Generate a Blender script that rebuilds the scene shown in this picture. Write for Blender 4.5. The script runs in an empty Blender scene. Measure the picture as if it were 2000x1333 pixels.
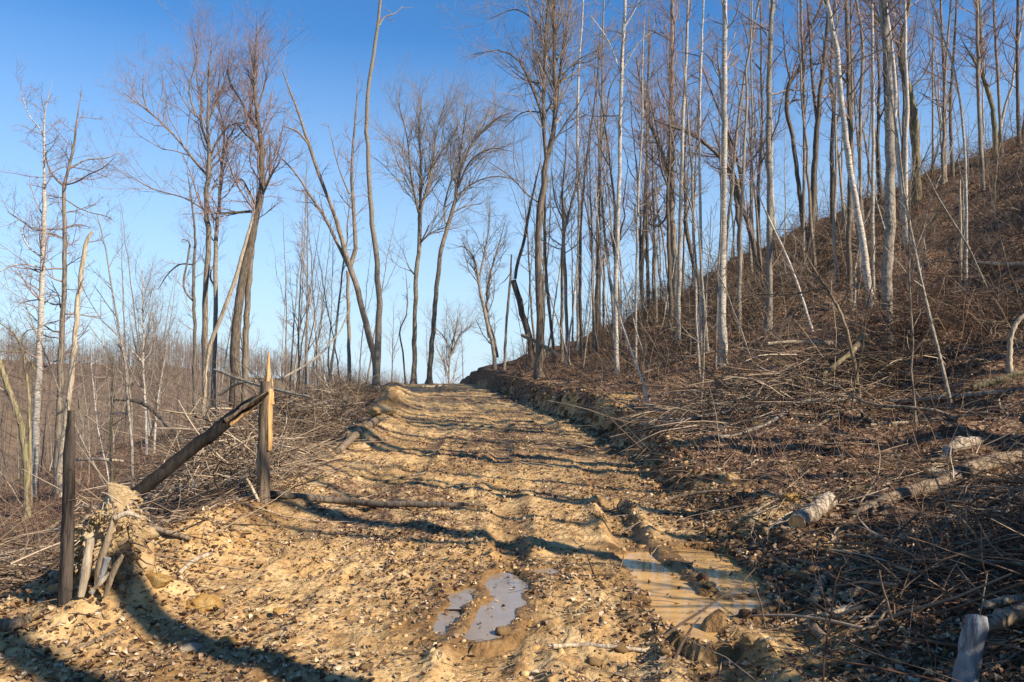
import bpy, math, random
import numpy as np
from mathutils import Vector

# ------------------------------------------------------------------ camera, sky, sun, exposure
scn = bpy.context.scene
COL = scn.collection
R = math.radians
FPX = 1556.0                      # focal length in photograph pixels (2000 wide)
PITCH = math.atan((748 - 666.5) / FPX)
CAM = np.array([0.0, 0.0, 1.7])
cd = bpy.data.cameras.new('camera')
cd.sensor_width = 36.0
cd.lens = 36.0 * FPX / 2000.0
cd.clip_start = 0.05
cd.clip_end = 6000
cam = bpy.data.objects.new('camera', cd)
COL.objects.link(cam)
cam.location = CAM
cam.rotation_euler = (math.pi / 2 + PITCH, 0, 0)
scn.camera = cam

SUN_EL = R(34)
SUN_AZ = R(122)                   # clockwise from +Y: right and a little behind the camera
world = bpy.data.worlds.new('World')
scn.world = world
world.use_nodes = True
wn = world.node_tree.nodes
sky = wn.new('ShaderNodeTexSky')
sky.sky_type = 'NISHITA'
sky.sun_disc = False
sky.sun_elevation = SUN_EL
sky.sun_rotation = SUN_AZ
sky.air_density = 1.1
sky.dust_density = 0.0
sky.ozone_density = 2.0
sky.altitude = 300
bg = wn['Background']
bg.inputs['Strength'].default_value = 0.078
hs = wn.new('ShaderNodeHueSaturation')
hs.inputs['Saturation'].default_value = 1.12
tint = wn.new('ShaderNodeMix'); tint.data_type = 'RGBA'; tint.blend_type = 'MULTIPLY'
tint.inputs[0].default_value = 1.0
tint.inputs[7].default_value = (0.80, 1.05, 1.31, 1)      # camera white balance towards blue
world.node_tree.links.new(sky.outputs[0], tint.inputs[6])
world.node_tree.links.new(tint.outputs[2], hs.inputs['Color'])
wl = world.node_tree.links
tc = wn.new('ShaderNodeTexCoord'); sx = wn.new('ShaderNodeSeparateXYZ'); cr = wn.new('ShaderNodeValToRGB'); hz = wn.new('ShaderNodeMix')
wl.new(tc.outputs['Generated'], sx.inputs[0]); wl.new(sx.outputs['Z'], cr.inputs[0])
cr.color_ramp.elements[0].position = 0.0; cr.color_ramp.elements[0].color = (.9, .9, .9, 1)
cr.color_ramp.elements[1].position = 0.40; cr.color_ramp.elements[1].color = (0, 0, 0, 1)
hz.data_type = 'RGBA'; hz.inputs[7].default_value = (4.6, 5.9, 7.2, 1)     # clear pale blue air low over the land, all round
wl.new(cr.outputs[0], hz.inputs[0]); wl.new(hs.outputs[0], hz.inputs[6])
wl.new(hz.outputs[2], bg.inputs['Color'])

sd = bpy.data.lights.new('sun', 'SUN')
sd.energy = 5.0
sd.angle = R(0.53)
sd.color = (1.0, 0.88, 0.72)
sun = bpy.data.objects.new('sun', sd)
COL.objects.link(sun)
sdir = Vector((math.sin(SUN_AZ) * math.cos(SUN_EL), math.cos(SUN_AZ) * math.cos(SUN_EL), math.sin(SUN_EL)))
sun.rotation_euler = sdir.to_track_quat('Z', 'Y').to_euler()
sun.location = (30, -20, 30)

vs = scn.view_settings
vs.view_transform = 'Standard'
vs.look = 'None'
vs.gamma = 1.0
vs.exposure = 0.85
vs.use_curve_mapping = False
scn.render.engine = 'CYCLES'
scn.cycles.max_bounces = 5
scn.cycles.diffuse_bounces = 3
scn.cycles.glossy_bounces = 2
scn.cycles.transmission_bounces = 2
scn.cycles.use_denoising = True

rng = np.random.default_rng(7)
random.seed(7)
# TERRAIN-BEGIN
# ------------------------------------------------------------------ pixels and rays
def ray(x, y):
    u = (np.asarray(x, float) - 1000.0) / FPX
    v = (666.5 - np.asarray(y, float)) / FPX
    c, s = math.cos(PITCH), math.sin(PITCH)
    return np.stack(np.broadcast_arrays(u, c - s * v, s + c * v), -1)

def at(x, y, D):
    d = ray(x, y)
    return CAM + d * (D / d[..., 1:2])

# ------------------------------------------------------------------ noise
_L = np.random.default_rng(3).random((512, 512))
def vn(x, y, s=0.0):
    x = x + s * 17.31 + 200.0
    y = y + s * 9.77 + 200.0
    ix = np.floor(x).astype(int); iy = np.floor(y).astype(int)
    fx = x - ix; fy = y - iy
    fx = fx * fx * (3 - 2 * fx); fy = fy * fy * (3 - 2 * fy)
    a = _L[ix % 512, iy % 512]; b = _L[(ix + 1) % 512, iy % 512]
    c = _L[ix % 512, (iy + 1) % 512]; d = _L[(ix + 1) % 512, (iy + 1) % 512]
    return (a * (1 - fx) + b * fx) * (1 - fy) + (c * (1 - fx) + d * fx) * fy

def fbm(x, y, o=3, s=0.0):
    t = 0; a = 1.0; n = 0
    for k in range(o):
        t = t + a * vn(x * 2.03 ** k, y * 2.03 ** k, s + k * 1.7); n += a; a *= 0.5
    return t / n - 0.5

def sst(a, b, x):
    t = np.clip((x - a) / (b - a), 0, 1)
    return t * t * (3 - 2 * t)

# ------------------------------------------------------------------ the lie of the land
SLOPE = 0.0321
CD = [-30, 0, 13, 20, 30, 38, 45, 52, 70, 120]
CX = [-0.2, -0.3, -0.35, -0.5, -1.8, -2.75, -3.9, -5.1, -9.0, -22]
def centre(Y): return np.interp(Y, CD, CX)
def right_edge(Y):
    return np.interp(Y, [0, 4, 7, 20, 60], [1.7, 1.7, 2.25, 2.4, 2.4]) + 0.5 * fbm(Y * 0.55, Y * 0 + 3.1, 3, 2) + np.interp(Y, [6, 12], [0, .55]) * fbm(Y * 1.7, Y * 0 + 1.3, 3, 7)
def left_edge(Y):
    return np.interp(Y, [0, 4, 7, 12, 20, 60], [-2.9, -2.8, -2.35, -2.4, -2.5, -2.5]) + 0.5 * fbm(Y * 0.6, Y * 0 + 8.4, 3, 5)
def rise(Y):
    b = np.maximum(Y - 51, 0)
    return SLOPE * np.minimum(Y, 51) - 0.05 * b - 0.0035 * b * b * (b < 60) - (b >= 60) * (12.6 + 0.2 * (b - 60))

HT = [0, 2, 4, 6, 9, 13, 18, 24, 30, 45]
HZ = [0, .34, 0.95, 1.75, 3.2, 5.4, 8.4, 11.2, 12.6, 13.0]
LT = [0, 1, 2.5, 5.5, 10, 17, 27, 57, 110]
LZ = [0, -.3, -.8, -1.45, -2.2, -3.9, -7.5, -19, -26]

def gpx(x, y, z=0.0):
    """where the ray through a photo pixel meets the road plane (before relief)"""
    d = ray(x, y)
    t = (z - CAM[2]) / (d[..., 2] - SLOPE * d[..., 1])
    return CAM + d * t[..., None]

POOLS = [
    [(950,1118),(985,1108),(1022,1108),(1024,1140),(1008,1180),(988,1215),(965,1245),(935,1255),(918,1250),(925,1215),(938,1180),(942,1150)],
    [(885,1160),(915,1145),(922,1165),(895,1182)],
    [(862,1190),(905,1180),(895,1205),(862,1234),(848,1226)],
    [(1205,1072),(1275,1063),(1310,1100),(1345,1132),(1362,1163),(1412,1166),(1480,1150),(1497,1175),(1440,1205),(1410,1225),(1392,1260),(1350,1247),(1300,1217),(1283,1190),(1273,1150),(1240,1110)],
    [(1345,1058),(1400,1066),(1450,1098),(1492,1140),(1480,1152),(1410,1160),(1378,1125),(1350,1095),(1318,1070)],
    [(1040,1112),(1075,1108),(1105,1116),(1070,1123)],
]
POLYS = []
for p in POOLS:
    a = np.array(p, float)
    POLYS.append(gpx(a[:, 0], a[:, 1], 0.0)[:, :2])
LEVEL = [float(SLOPE * (q[:, 1].min() + 0.4 * (q[:, 1].max() - q[:, 1].min())) - 0.012) for q in POLYS]
LEVEL[4] = LEVEL[3]

def poly_sd(X, Y, q):
    """signed distance to polygon, positive inside"""
    d = np.full(X.shape, 1e9); ins = np.zeros(X.shape, bool)
    n = len(q)
    for i in range(n):
        a = q[i]; b = q[(i + 1) % n]
        e = b - a
        t = np.clip(((X - a[0]) * e[0] + (Y - a[1]) * e[1]) / (e @ e + 1e-12), 0, 1)
        d = np.minimum(d, np.hypot(X - a[0] - t * e[0], Y - a[1] - t * e[1]))
        c = ((a[1] > Y) != (b[1] > Y)) & (X < e[0] * (Y - a[1]) / (e[1] if abs(e[1]) > 1e-9 else 1e-9) + a[0])
        ins ^= c
    return np.where(ins, d, -d)

def seg_d(X, Y, pts):
    d = np.full(X.shape, 1e9)
    for i in range(len(pts) - 1):
        a = np.array(pts[i]); e = np.array(pts[i + 1]) - a
        t = np.clip(((X - a[0]) * e[0] + (Y - a[1]) * e[1]) / (e @ e), 0, 1)
        d = np.minimum(d, np.hypot(X - a[0] - t * e[0], Y - a[1] - t * e[1]))
    return d

def pxl(*pts):
    a = np.array(pts, float)
    return [tuple(v) for v in gpx(a[:, 0], a[:, 1])[:, :2]]
RIDGE_A = pxl((1290, 1068), (1340, 1115), (1395, 1158))        # mud ridge between the two lanes of the big puddle
RIDGE_B = pxl((1410, 1232), (1470, 1265), (1540, 1333), (1600, 1400))
RUT_B = pxl((1375, 1262), (1430, 1333), (1470, 1400))
RUT_C = pxl((1195, 985), (1215, 1030), (1235, 1060))
RUT_D = pxl((960, 1255), (930, 1300), (905, 1360))
RUT_E = pxl((985, 1050), (1000, 1080), (1008, 1106))
MOUND = gpx(235, 1200)[:2]
MOUNDS = [(gpx(235, 1215), 0.42, 0.26), (gpx(395, 1100), 0.42, 0.20), (gpx(560, 1010), 0.5, 0.16), (gpx(430, 1040), 0.45, 0.18), (gpx(700, 870), 0.7, 0.25),
          (gpx(745, 800), 1.1, 0.4), (gpx(760, 775), 1.3, 0.35), (gpx(640, 960), 0.5, 0.15), (gpx(840, 1030), 0.3, 0.07), (gpx(330, 1180), 0.3, 0.12)]

def H(X, Y, fine=True):
    X = np.asarray(X, float); Y = np.asarray(Y, float)
    r = X - centre(Y)
    re = right_edge(Y); le = left_edge(Y)
    b = np.interp(Y, [0, 6, 10, 15, 20, 30, 40, 50, 60], [.12, .15, .28, .48, .66, .74, .85, 1.0, .6])
    b = b * (1 + 0.5 * fbm(Y * 0.35, X * 0.1, 2, 9))
    s = np.interp(Y, [0, 5, 10, 15, 20, 34, 44, 52, 62, 78, 100], [.45, .5, .62, .78, .92, 1.0, .98, .87, .56, .2, .0])
    w = np.interp(Y, [0, 8, 14, 25, 40], [.9, .75, .45, .45, .6])
    z = b * sst(0, 1, (r - re + 0.1) / w)
    z = z + s * np.interp(r - re - 0.25, HT, HZ) * (r > re)
    u = le - 0.35 - r
    z = z + np.interp(u, LT, LZ)
    z = z + rise(Y)
    berm = np.exp(-((r - le + 0.1) / 0.42) ** 2) * (0.14 + 0.3 * fbm(Y * 1.1, X * 0.6, 2, 4)) * np.interp(Y, [0, 4, 6, 48, 55], [0, .3, 1, 1, 0])
    z = z + berm
    for c, rad, h in MOUNDS:
        q = ((X - c[0]) ** 2 + (Y - c[1]) ** 2) / (rad * rad)
        z = z + h * np.exp(-q * 1.6) * (1 + 0.8 * fbm(X * 4, Y * 4, 2, 6))
    road = sst(0.25, -0.2, r - re) * sst(-0.25, 0.2, r - le)
    off = 1 - road
    far = np.interp(Y, [0, 60, 100], [1, 1, 0.3])
    z = z + far * off * ((0.5 + .7 * sst(4, 10, r)) * fbm(X * 0.45, Y * 0.45, 2, 1) * sst(1.0, 5, np.abs(r) - 2) + (0.20 + .35 * sst(3.2, 6, r) * sst(7, 14, Y)) * fbm(X * 1.3, Y * 1.3, 2, 2))
    z = z + road * 0.05 * fbm(X * 0.7, Y * 0.4, 2, 3)
    rut = np.zeros_like(z)
    for rr_, sd_ in ((.22, 1), (1.48, 2), (-1.25, 3)):
        dd = np.abs(r - rr_ - .35 * fbm(Y * .16, Y * 0 + sd_, 2, 40 + sd_))
        g = np.exp(-(dd / .17) ** 4) * np.interp(Y, [0, 3, 30, 46], [0, 1, .8, 0]) * (.55 if sd_ == 3 else 1) * sst(-.25, .1, fbm(Y * .35, Y * 0 + 5, 2, 44 + sd_))
        rut = np.maximum(rut, g)
        z = z + .05 * np.exp(-((dd - .27) / .07) ** 2) * g.clip(.3, 1) * road * np.interp(Y, [0, 30, 46], [1, .8, 0])
    z = z - .07 * rut * road
    if fine:
        z = z + .007 * rut * np.sin(Y * 2 * math.pi / .09) * (Y < 14)
        n1 = fbm(X * 2.6, Y * 2.6, 3, 11)
        n2 = fbm(X * 9, Y * 9, 2, 12)
        rd = 0.5 - np.abs(fbm(X * 5.2, Y * 5.2, 2, 14)) * 2
        rough = 0.6 + 1.0 * sst(-0.1, 0.15, fbm(X * 0.6, Y * 0.6, 2, 15))
        n3 = fbm(X * 24, Y * 24, 2, 13)
        z = z + road * rough * (1 - .75 * rut) * (np.interp(Y, [6, 14], [.07, .038]) * n1 + 0.05 * n2 + 0.028 * rd + 0.028 * n3)
        z = z + off * (0.16 * n1 + 0.06 * n2)
    near = (Y < 12) & (Y > 2) & (np.abs(X) < 4)
    if np.any(near):
        xs = X[near]; ys = Y[near]; zz = z[near]
        sl = SLOPE * ys
        for pts, wd, dp in ((RUT_B, .17, -.10), (RUT_C, .14, -.07), (RUT_D, .15, -.045), (RUT_E, .12, -.04)):
            d = seg_d(xs, ys, pts)
            k = np.exp(-(d / wd) ** 4)
            lug = 0.012 * np.sin((ys * 0.9 + np.abs(d) * 0.8) * 2 * math.pi / 0.075)
            zz = zz * (1 - k) + k * (sl + dp + lug + 0.25 * (zz - sl))
            zz = zz + 0.05 * np.exp(-((d - wd * 1.5) / .06) ** 2) * (0.7 + 1.5 * n2[near] if fine else 0.7)
        for i, q in enumerate(POLYS):
            d = poly_sd(xs, ys, q)
            ap = sst(-0.45, -0.05, d) * (d < 0) * .75
            zz = zz * (1 - ap) + ap * np.clip(zz, LEVEL[i] - .03, LEVEL[i] + .035)
            d = d + 0.03 + 0.10 * fbm(xs * 6, ys * 6, 3, 21)
            k = sst(-0.01, 0.035, d)
            zz = zz * (1 - k) + k * np.minimum(zz, LEVEL[i] - 0.035)
            rim = (d <= 0) & (d > -0.10)
            zz = np.where(rim, np.maximum(zz, LEVEL[i] + 0.006 + 0.05 * np.abs(fbm(xs * 16, ys * 16, 2, 8)) * sst(0, .05, -d)), zz)
        d = seg_d(xs, ys, RIDGE_A)
        zz = np.maximum(zz, LEVEL[3] + 0.055 - d * 0.8 + 0.14 * fbm(xs * 9, ys * 9, 2, 5))
        d = seg_d(xs, ys, RIDGE_B)
        zz = np.maximum(zz, sl + 0.09 - d * 0.75 + 0.16 * fbm(xs * 8, ys * 8, 2, 6))
        z[near] = zz
    return z

_ST = np.concatenate([np.arange(2.5, 20, 0.06), np.arange(20, 58, 0.15)])
def hit(x, y, default=None):
    """distance (along Y) at which the ray of a photo pixel meets the ground"""
    p = at(np.full(_ST.shape, float(x)), np.full(_ST.shape, float(y)), _ST[:, None])
    below = p[:, 2] < H(p[:, 0].copy(), p[:, 1].copy(), False)
    k = np.argmax(below)
    if not below.any(): return default
    return float(_ST[k])

def ground(x, y, fine=True):
    return float(H(np.array([float(x)]), np.array([float(y)]), fine)[0])
# TERRAIN-END
# ------------------------------------------------------------------ mesh helpers
def mesh_from(name, V, quads=None, tris=None, mat=None, smooth=True, attrs=None):
    me = bpy.data.meshes.new(name)
    V = np.asarray(V, np.float32).reshape(-1, 3)
    nq = 0 if quads is None else len(quads); nt = 0 if tris is None else len(tris)
    loops = []
    if nq: loops.append(np.asarray(quads).ravel())
    if nt: loops.append(np.asarray(tris).ravel())
    loops = np.concatenate(loops).astype(np.int32)
    starts = np.concatenate([np.arange(nq) * 4, nq * 4 + np.arange(nt) * 3]).astype(np.int32)
    tot = np.concatenate([np.full(nq, 4), np.full(nt, 3)]).astype(np.int32)
    me.vertices.add(len(V)); me.vertices.foreach_set('co', V.ravel())
    me.loops.add(len(loops)); me.loops.foreach_set('vertex_index', loops)
    me.polygons.add(nq + nt); me.polygons.foreach_set('loop_start', starts); me.polygons.foreach_set('loop_total', tot)
    if smooth: me.polygons.foreach_set('use_smooth', np.ones(nq + nt, bool))
    for k, a in (attrs or {}).items():
        me.attributes.new(k, 'FLOAT', 'POINT').data.foreach_set('value', np.asarray(a, np.float32))
    me.update(calc_edges=True)
    if mat: me.materials.append(mat)
    return me

def link(name, me, parent=None, loc=None, label=None, cat=None, group=None, kind=None):
    o = bpy.data.objects.new(name, me)
    COL.objects.link(o)
    if parent is not None: o.parent = parent
    if loc is not None: o.location = [float(c) for c in loc]
    if label: o['label'] = label
    if cat: o['category'] = cat
    if group: o['group'] = group
    if kind: o['kind'] = kind
    return o

class Buf:
    def __init__(s): s.V = []; s.Q = []; s.T = []; s.n = 0
    def add(s, V, Q=None, T=None):
        V = np.asarray(V, float).reshape(-1, 3)
        if Q is not None and len(Q): s.Q.append(np.asarray(Q) + s.n)
        if T is not None and len(T): s.T.append(np.asarray(T) + s.n)
        s.V.append(V); s.n += len(V)
    def mesh(s, name, mat, smooth=True, origin=None):
        V = np.concatenate(s.V)
        if origin is not None: V = V - np.asarray(origin, float)
        return mesh_from(name, V, np.concatenate(s.Q) if s.Q else None, np.concatenate(s.T) if s.T else None, mat, smooth)

def norm(a): return a / (np.linalg.norm(a, axis=-1, keepdims=True) + 1e-12)

def tubes(buf, P, rad, S=5, cap=False, rough=0.0, rg=None):
    """P (B,N,3) centre lines, rad (B,N): adds B tubes of S sides"""
    P = np.asarray(P, float); rad = np.asarray(rad, float)
    if P.ndim == 2: P = P[None]; rad = rad[None]
    B, N, _ = P.shape
    T = norm(np.gradient(P, axis=1))
    m = norm(P[:, -1] - P[:, 0])
    ref = np.where(np.abs(m[:, 2:3]) > 0.8, np.array([[1.0, 0, 0]]), np.array([[0, 0, 1.0]]))[:, None, :]
    n1 = norm(np.cross(T, ref)); n2 = np.cross(T, n1)
    a = np.arange(S) * 2 * math.pi / S
    rr = np.repeat(rad[:, :, None], S, 2)
    if rough: rr = rr * (1 + rough * (rg or rng).standard_normal(rr.shape))
    V = P[:, :, None, :] + rr[..., None] * (np.cos(a)[:, None] * n1[:, :, None, :] + np.sin(a)[:, None] * n2[:, :, None, :])
    i = np.arange(N - 1)[:, None] * S; j = np.arange(S)[None]; k = (np.arange(S)[None] + 1) % S
    q = np.stack([i + j, i + k, i + S + k, i + S + j], -1).reshape(-1, 4)
    Q = (np.arange(B)[:, None, None] * (N * S) + q[None]).reshape(-1, 4)
    buf.add(V, Q)
    if cap:
        for b in range(B):
            for e in (0, N - 1):
                ring = V[b, e]
                c = ring.mean(0)
                t = [(s_, (s_ + 1) % S, S) if e else ((s_ + 1) % S, s_, S) for s_ in range(S)]
                buf.add(np.vstack([ring, c]), None, t)

def smooth_path(pts, n):
    """Catmull-Rom through (k,d) points, n samples by chord length"""
    p = np.asarray(pts, float)
    if len(p) == 2: p = np.array([p[0], (p[0] + p[1]) / 2, p[1]])
    d = np.concatenate([[0], np.cumsum(np.linalg.norm(np.diff(p[:, :3], axis=0), axis=1))])
    t = np.linspace(0, d[-1], n)
    m = np.gradient(p, d, axis=0)
    i = np.clip(np.searchsorted(d, t, 'right') - 1, 0, len(p) - 2)
    h = (d[i + 1] - d[i])[:, None]; s = (t - d[i])[:, None] / h
    return ((2 * s ** 3 - 3 * s ** 2 + 1) * p[i] + (s ** 3 - 2 * s ** 2 + s) * h * m[i] +
            (-2 * s ** 3 + 3 * s ** 2) * p[i + 1] + (s ** 3 - s ** 2) * h * m[i + 1])

# ------------------------------------------------------------------ materials
def newmat(name, rough=0.9, spec=0.2):
    m = bpy.data.materials.new(name); m.use_nodes = True
    nt = m.node_tree; b = nt.nodes['Principled BSDF']
    b.inputs['Roughness'].default_value = rough
    b.inputs['Specular IOR Level'].default_value = spec
    return m, nt, b
def N(nt, typ, **kw):
    n = nt.nodes.new(typ)
    for k, v in kw.items():
        if k.startswith('i_'): n.inputs[k[2:].replace('_', ' ')].default_value = v
        else: setattr(n, k, v)
    return n
def ramp(nt, fac, stops, interp='LINEAR'):
    r = nt.nodes.new('ShaderNodeValToRGB'); r.color_ramp.interpolation = interp
    e = r.color_ramp.elements
    while len(e) < len(stops): e.new(0.5)
    for k, (p, c) in enumerate(stops):
        e[k].position = p; e[k].color = (c, c, c, 1) if isinstance(c, (int, float)) else (*c, 1)
    nt.links.new(fac, r.inputs[0]); return r.outputs[0]
def mix(nt, f, a, b, typ='MIX'):
    n = nt.nodes.new('ShaderNodeMix'); n.data_type = 'RGBA'; n.blend_type = typ
    for s, v in ((n.inputs[0], f), (n.inputs[6], a), (n.inputs[7], b)):
        if isinstance(v, (int, float)): s.default_value = v
        elif isinstance(v, tuple): s.default_value = (*v, 1)
        else: nt.links.new(v, s)
    return n.outputs[2]
def noise(nt, vec, scale, detail=4, rough=0.55):
    n = N(nt, 'ShaderNodeTexNoise', i_Scale=scale, i_Detail=detail, i_Roughness=rough)
    nt.links.new(vec, n.inputs['Vector']); return n.outputs[0]
def coords(nt, scale=(1, 1, 1), which='Object'):
    t = nt.nodes.new('ShaderNodeTexCoord'); m = nt.nodes.new('ShaderNodeMapping')
    m.inputs['Scale'].default_value = scale
    nt.links.new(t.outputs[which], m.inputs[0]); return m.outputs[0]
def math_(nt, op, a, b):
    n = nt.nodes.new('ShaderNodeMath'); n.operation = op
    for s, v in zip(n.inputs, (a, b)):
        if isinstance(v, (int, float)): s.default_value = v
        else: nt.links.new(v, s)
    return n.outputs[0]
def bump(nt, b, h, strength, dist):
    n = N(nt, 'ShaderNodeBump'); n.inputs['Strength'].default_value = strength; n.inputs['Distance'].default_value = dist
    nt.links.new(h, n.inputs['Height']); nt.links.new(n.outputs[0], b.inputs['Normal'])

def bark(name, light, dark, patch, streak='v', rough=0.9):
    m, nt, b = newmat('bark_' + name, rough)
    sc = {'v': (1, 1, .10), 'h': (1, 1, 4.5), 'n': (1, 1, .6)}[streak]
    v = coords(nt, sc); v1 = coords(nt)
    f = noise(nt, v, 26 if streak != 'h' else 9, 5, 0.65)
    col = mix(nt, ramp(nt, f, [(.40, 0.0), (.58, 1.0)]), dark, light)
    col = mix(nt, ramp(nt, noise(nt, v1, 2.6, 4, .6), [(.45, 0.0), (.68, .85)]), col, patch)
    col = mix(nt, ramp(nt, noise(nt, v1, 34, 2), [(.60, 0.0), (.75, .7)]), col, dark)
    oi = N(nt, 'ShaderNodeObjectInfo')
    col = mix(nt, 1.0, col, ramp(nt, oi.outputs['Random'], [(0, .8), (1, 1.15)]), 'MULTIPLY')
    nt.links.new(col, b.inputs['Base Color'])
    bump(nt, b, f, .7, .02)
    return m
BARK = {
    'pale': bark('pale', (.60, .55, .46), (.19, .155, .125), (.46, .41, .34), 'h'),
    'grey': bark('grey', (.34, .29, .23), (.12, .095, .07), (.27, .24, .19), 'n'),
    'brown': bark('brown', (.30, .245, .185), (.075, .056, .042), (.22, .185, .14), 'v'),
    'dark': bark('dark', (.20, .16, .12), (.042, .032, .024), (.15, .12, .09), 'v'),
    'mossy': bark('mossy', (.31, .25, .16), (.08, .06, .035), (.22, .20, .08), 'v'),
    'dead': bark('dead', (.52, .43, .31), (.20, .145, .09), (.42, .34, .24), 'v'),
    'weathered': bark('weathered', (.32, .24, .16), (.075, .052, .034), (.21, .155, .10), 'v'),
    'charred': bark('charred', (.030, .024, .020), (.006, .005, .004), (.018, .014, .011), 'v', .8),
    'raw': bark('raw_wood', (.66, .40, .17), (.36, .19, .07), (.60, .38, .18), 'v', .7),
    'bluish': bark('debarked', (.32, .33, .34), (.11, .11, .11), (.22, .215, .20), 'v', .8),
    'cutlog': bark('cut_log', (.50, .42, .32), (.12, .085, .055), (.33, .25, .17), 'n', .85),
    'scorched': bark('scorched', (.085, .066, .052), (.012, .010, .008), (.05, .04, .032), 'v', .85),
}
def simple(name, stops, rough=.9, scale=None, island=True):
    m, nt, b = newmat(name, rough)
    g = N(nt, 'ShaderNodeNewGeometry')
    c = ramp(nt, g.outputs['Random Per Island'], stops)
    if scale:
        f = noise(nt, coords(nt), scale, 3)
        c = mix(nt, 1.0, c, ramp(nt, f, [(.3, .72), (.7, 1.2)]), 'MULTIPLY')
    nt.links.new(c, b.inputs['Base Color'])
    return m, nt, b
TWIG = {
    'red': simple('twig_red', [(0, (.19, .125, .105)), (1, (.34, .24, .205))])[0],
    'grey': simple('twig_grey', [(0, (.16, .12, .095)), (1, (.34, .27, .21))])[0],
    'dark': simple('twig_dark', [(0, (.075, .052, .04)), (1, (.19, .14, .105))])[0],
}
M_STICK = simple('dry_sticks', [(0, (.05, .033, .021)), (.45, (.12, .08, .052)), (.8, (.22, .155, .10)), (.93, (.36, .27, .18)), (1, (.48, .38, .26))])[0]
M_BRUSH = simple('brush_stems', [(0, (.05, .033, .022)), (.5, (.13, .085, .055)), (.85, (.24, .165, .105)), (1, (.38, .29, .20))])[0]
M_BRIAR = simple('briar_stems', [(0, (.06, .034, .023)), (.55, (.16, .09, .058)), (.85, (.26, .17, .11)), (1, (.42, .31, .21))])[0]
M_SLASH = simple('pale_slash', [(0, (.07, .045, .03)), (.35, (.19, .13, .085)), (.7, (.34, .25, .165)), (1, (.52, .42, .30))])[0]
M_FARWOOD = simple('far_wood', [(0, (.085, .06, .045)), (.6, (.165, .12, .09)), (1, (.28, .22, .17))])[0]
M_LEAF, _nt, _b = simple('dry_leaves', [(0, (.07, .038, .023)), (.35, (.15, .085, .045)), (.65, (.27, .17, .095)), (.88, (.42, .295, .175)), (1, (.60, .47, .32))], .75)
def claymat(name, c1, c2, c3, sc=7):
    m, nt, b = newmat(name, .95, .1)
    v = coords(nt)
    f = noise(nt, v, sc, 6, .65)
    c = ramp(nt, f, [(.3, c1), (.5, c2), (.7, c3)])
    oi = N(nt, 'ShaderNodeObjectInfo')
    c = mix(nt, 1.0, c, ramp(nt, oi.outputs['Random'], [(0, .85), (1, 1.12)]), 'MULTIPLY')
    nt.links.new(c, b.inputs['Base Color'])
    bump(nt, b, noise(nt, v, sc * 4, 7, .75), 1.0, .04)
    return m
M_CLOD = claymat('clay_clod', (.36, .20, .085), (.50, .31, .14), (.60, .42, .23))
M_ROOTSOIL = claymat('pale_clay', (.36, .21, .09), (.52, .35, .17), (.60, .44, .25), 6)
M_OCHRE = claymat('ochre_rock', (.42, .21, .055), (.55, .32, .10), (.60, .42, .19), 9)
M_STONE = claymat('pale_stone', (.38, .30, .20), (.50, .41, .29), (.60, .51, .38), 9)
_m, _nt, _b = simple('crumbs', [(0, (.20, .11, .045)), (.6, (.42, .26, .11)), (.95, (.56, .39, .20)), (1, (.56, .31, .09))], .95, 40)
M_CRUMB = _m

def groundmat():
    m, nt, b = newmat('clay_and_litter', .95, .15)
    v = coords(nt)
    A = lambda n: N(nt, 'ShaderNodeAttribute', attribute_name=n).outputs['Fac']
    big = noise(nt, v, .9, 5, .6); mid = noise(nt, v, 5, 5, .65); fin = noise(nt, v, 28, 5, .7)
    clay = ramp(nt, mid, [(.30, (.22, .125, .055)), (.45, (.46, .29, .125)), (.63, (.60, .42, .205))])
    clay = mix(nt, ramp(nt, big, [(.54, 0.0), (.70, .7)]), clay, (.54, .315, .105))
    clay = mix(nt, ramp(nt, fin, [(.52, 0.0), (.66, .65)]), clay, (.17, .10, .05))
    vo = N(nt, 'ShaderNodeTexVoronoi', i_Scale=22.0); nt.links.new(v, vo.inputs['Vector'])
    bw = N(nt, 'ShaderNodeRGBToBW'); nt.links.new(vo.outputs['Color'], bw.inputs[0])
    lit = ramp(nt, bw.outputs[0], [(.15, (.06, .032, .02)), (.42, (.14, .075, .042)), (.6, (.25, .145, .085)), (.78, (.42, .28, .17))])
    lit = mix(nt, ramp(nt, fin, [(.46, 0.0), (.6, .8)]), lit, (.06, .038, .025))
    lit = mix(nt, ramp(nt, noise(nt, v, 1.6, 4), [(.62, 0.0), (.74, .5)]), lit, (.16, .15, .05))
    fac = math_(nt, 'ADD', A('clay'), math_(nt, 'MULTIPLY', math_(nt, 'SUBTRACT', mid, .5), 1.6))
    fac = ramp(nt, math_(nt, 'ADD', fac, math_(nt, 'MULTIPLY', math_(nt, 'SUBTRACT', fin, .5), 1.3)), [(.38, 0.0), (.62, 1.0)])
    col = mix(nt, fac, lit, clay)
    wet = A('wet')
    col = mix(nt, math_(nt, 'MULTIPLY', wet, .9), col, mix(nt, 1.0, col, (.40, .34, .28), 'MULTIPLY'))
    nt.links.new(col, b.inputs['Base Color'])
    nt.links.new(ramp(nt, wet, [(0, .95), (.6, .6), (1, .28)]), b.inputs['Roughness'])
    h = math_(nt, 'ADD', fin, math_(nt, 'MULTIPLY', vo.outputs['Distance'], .6))
    bump(nt, b, h, .85, .03)
    return m
M_GROUND = groundmat()

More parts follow.
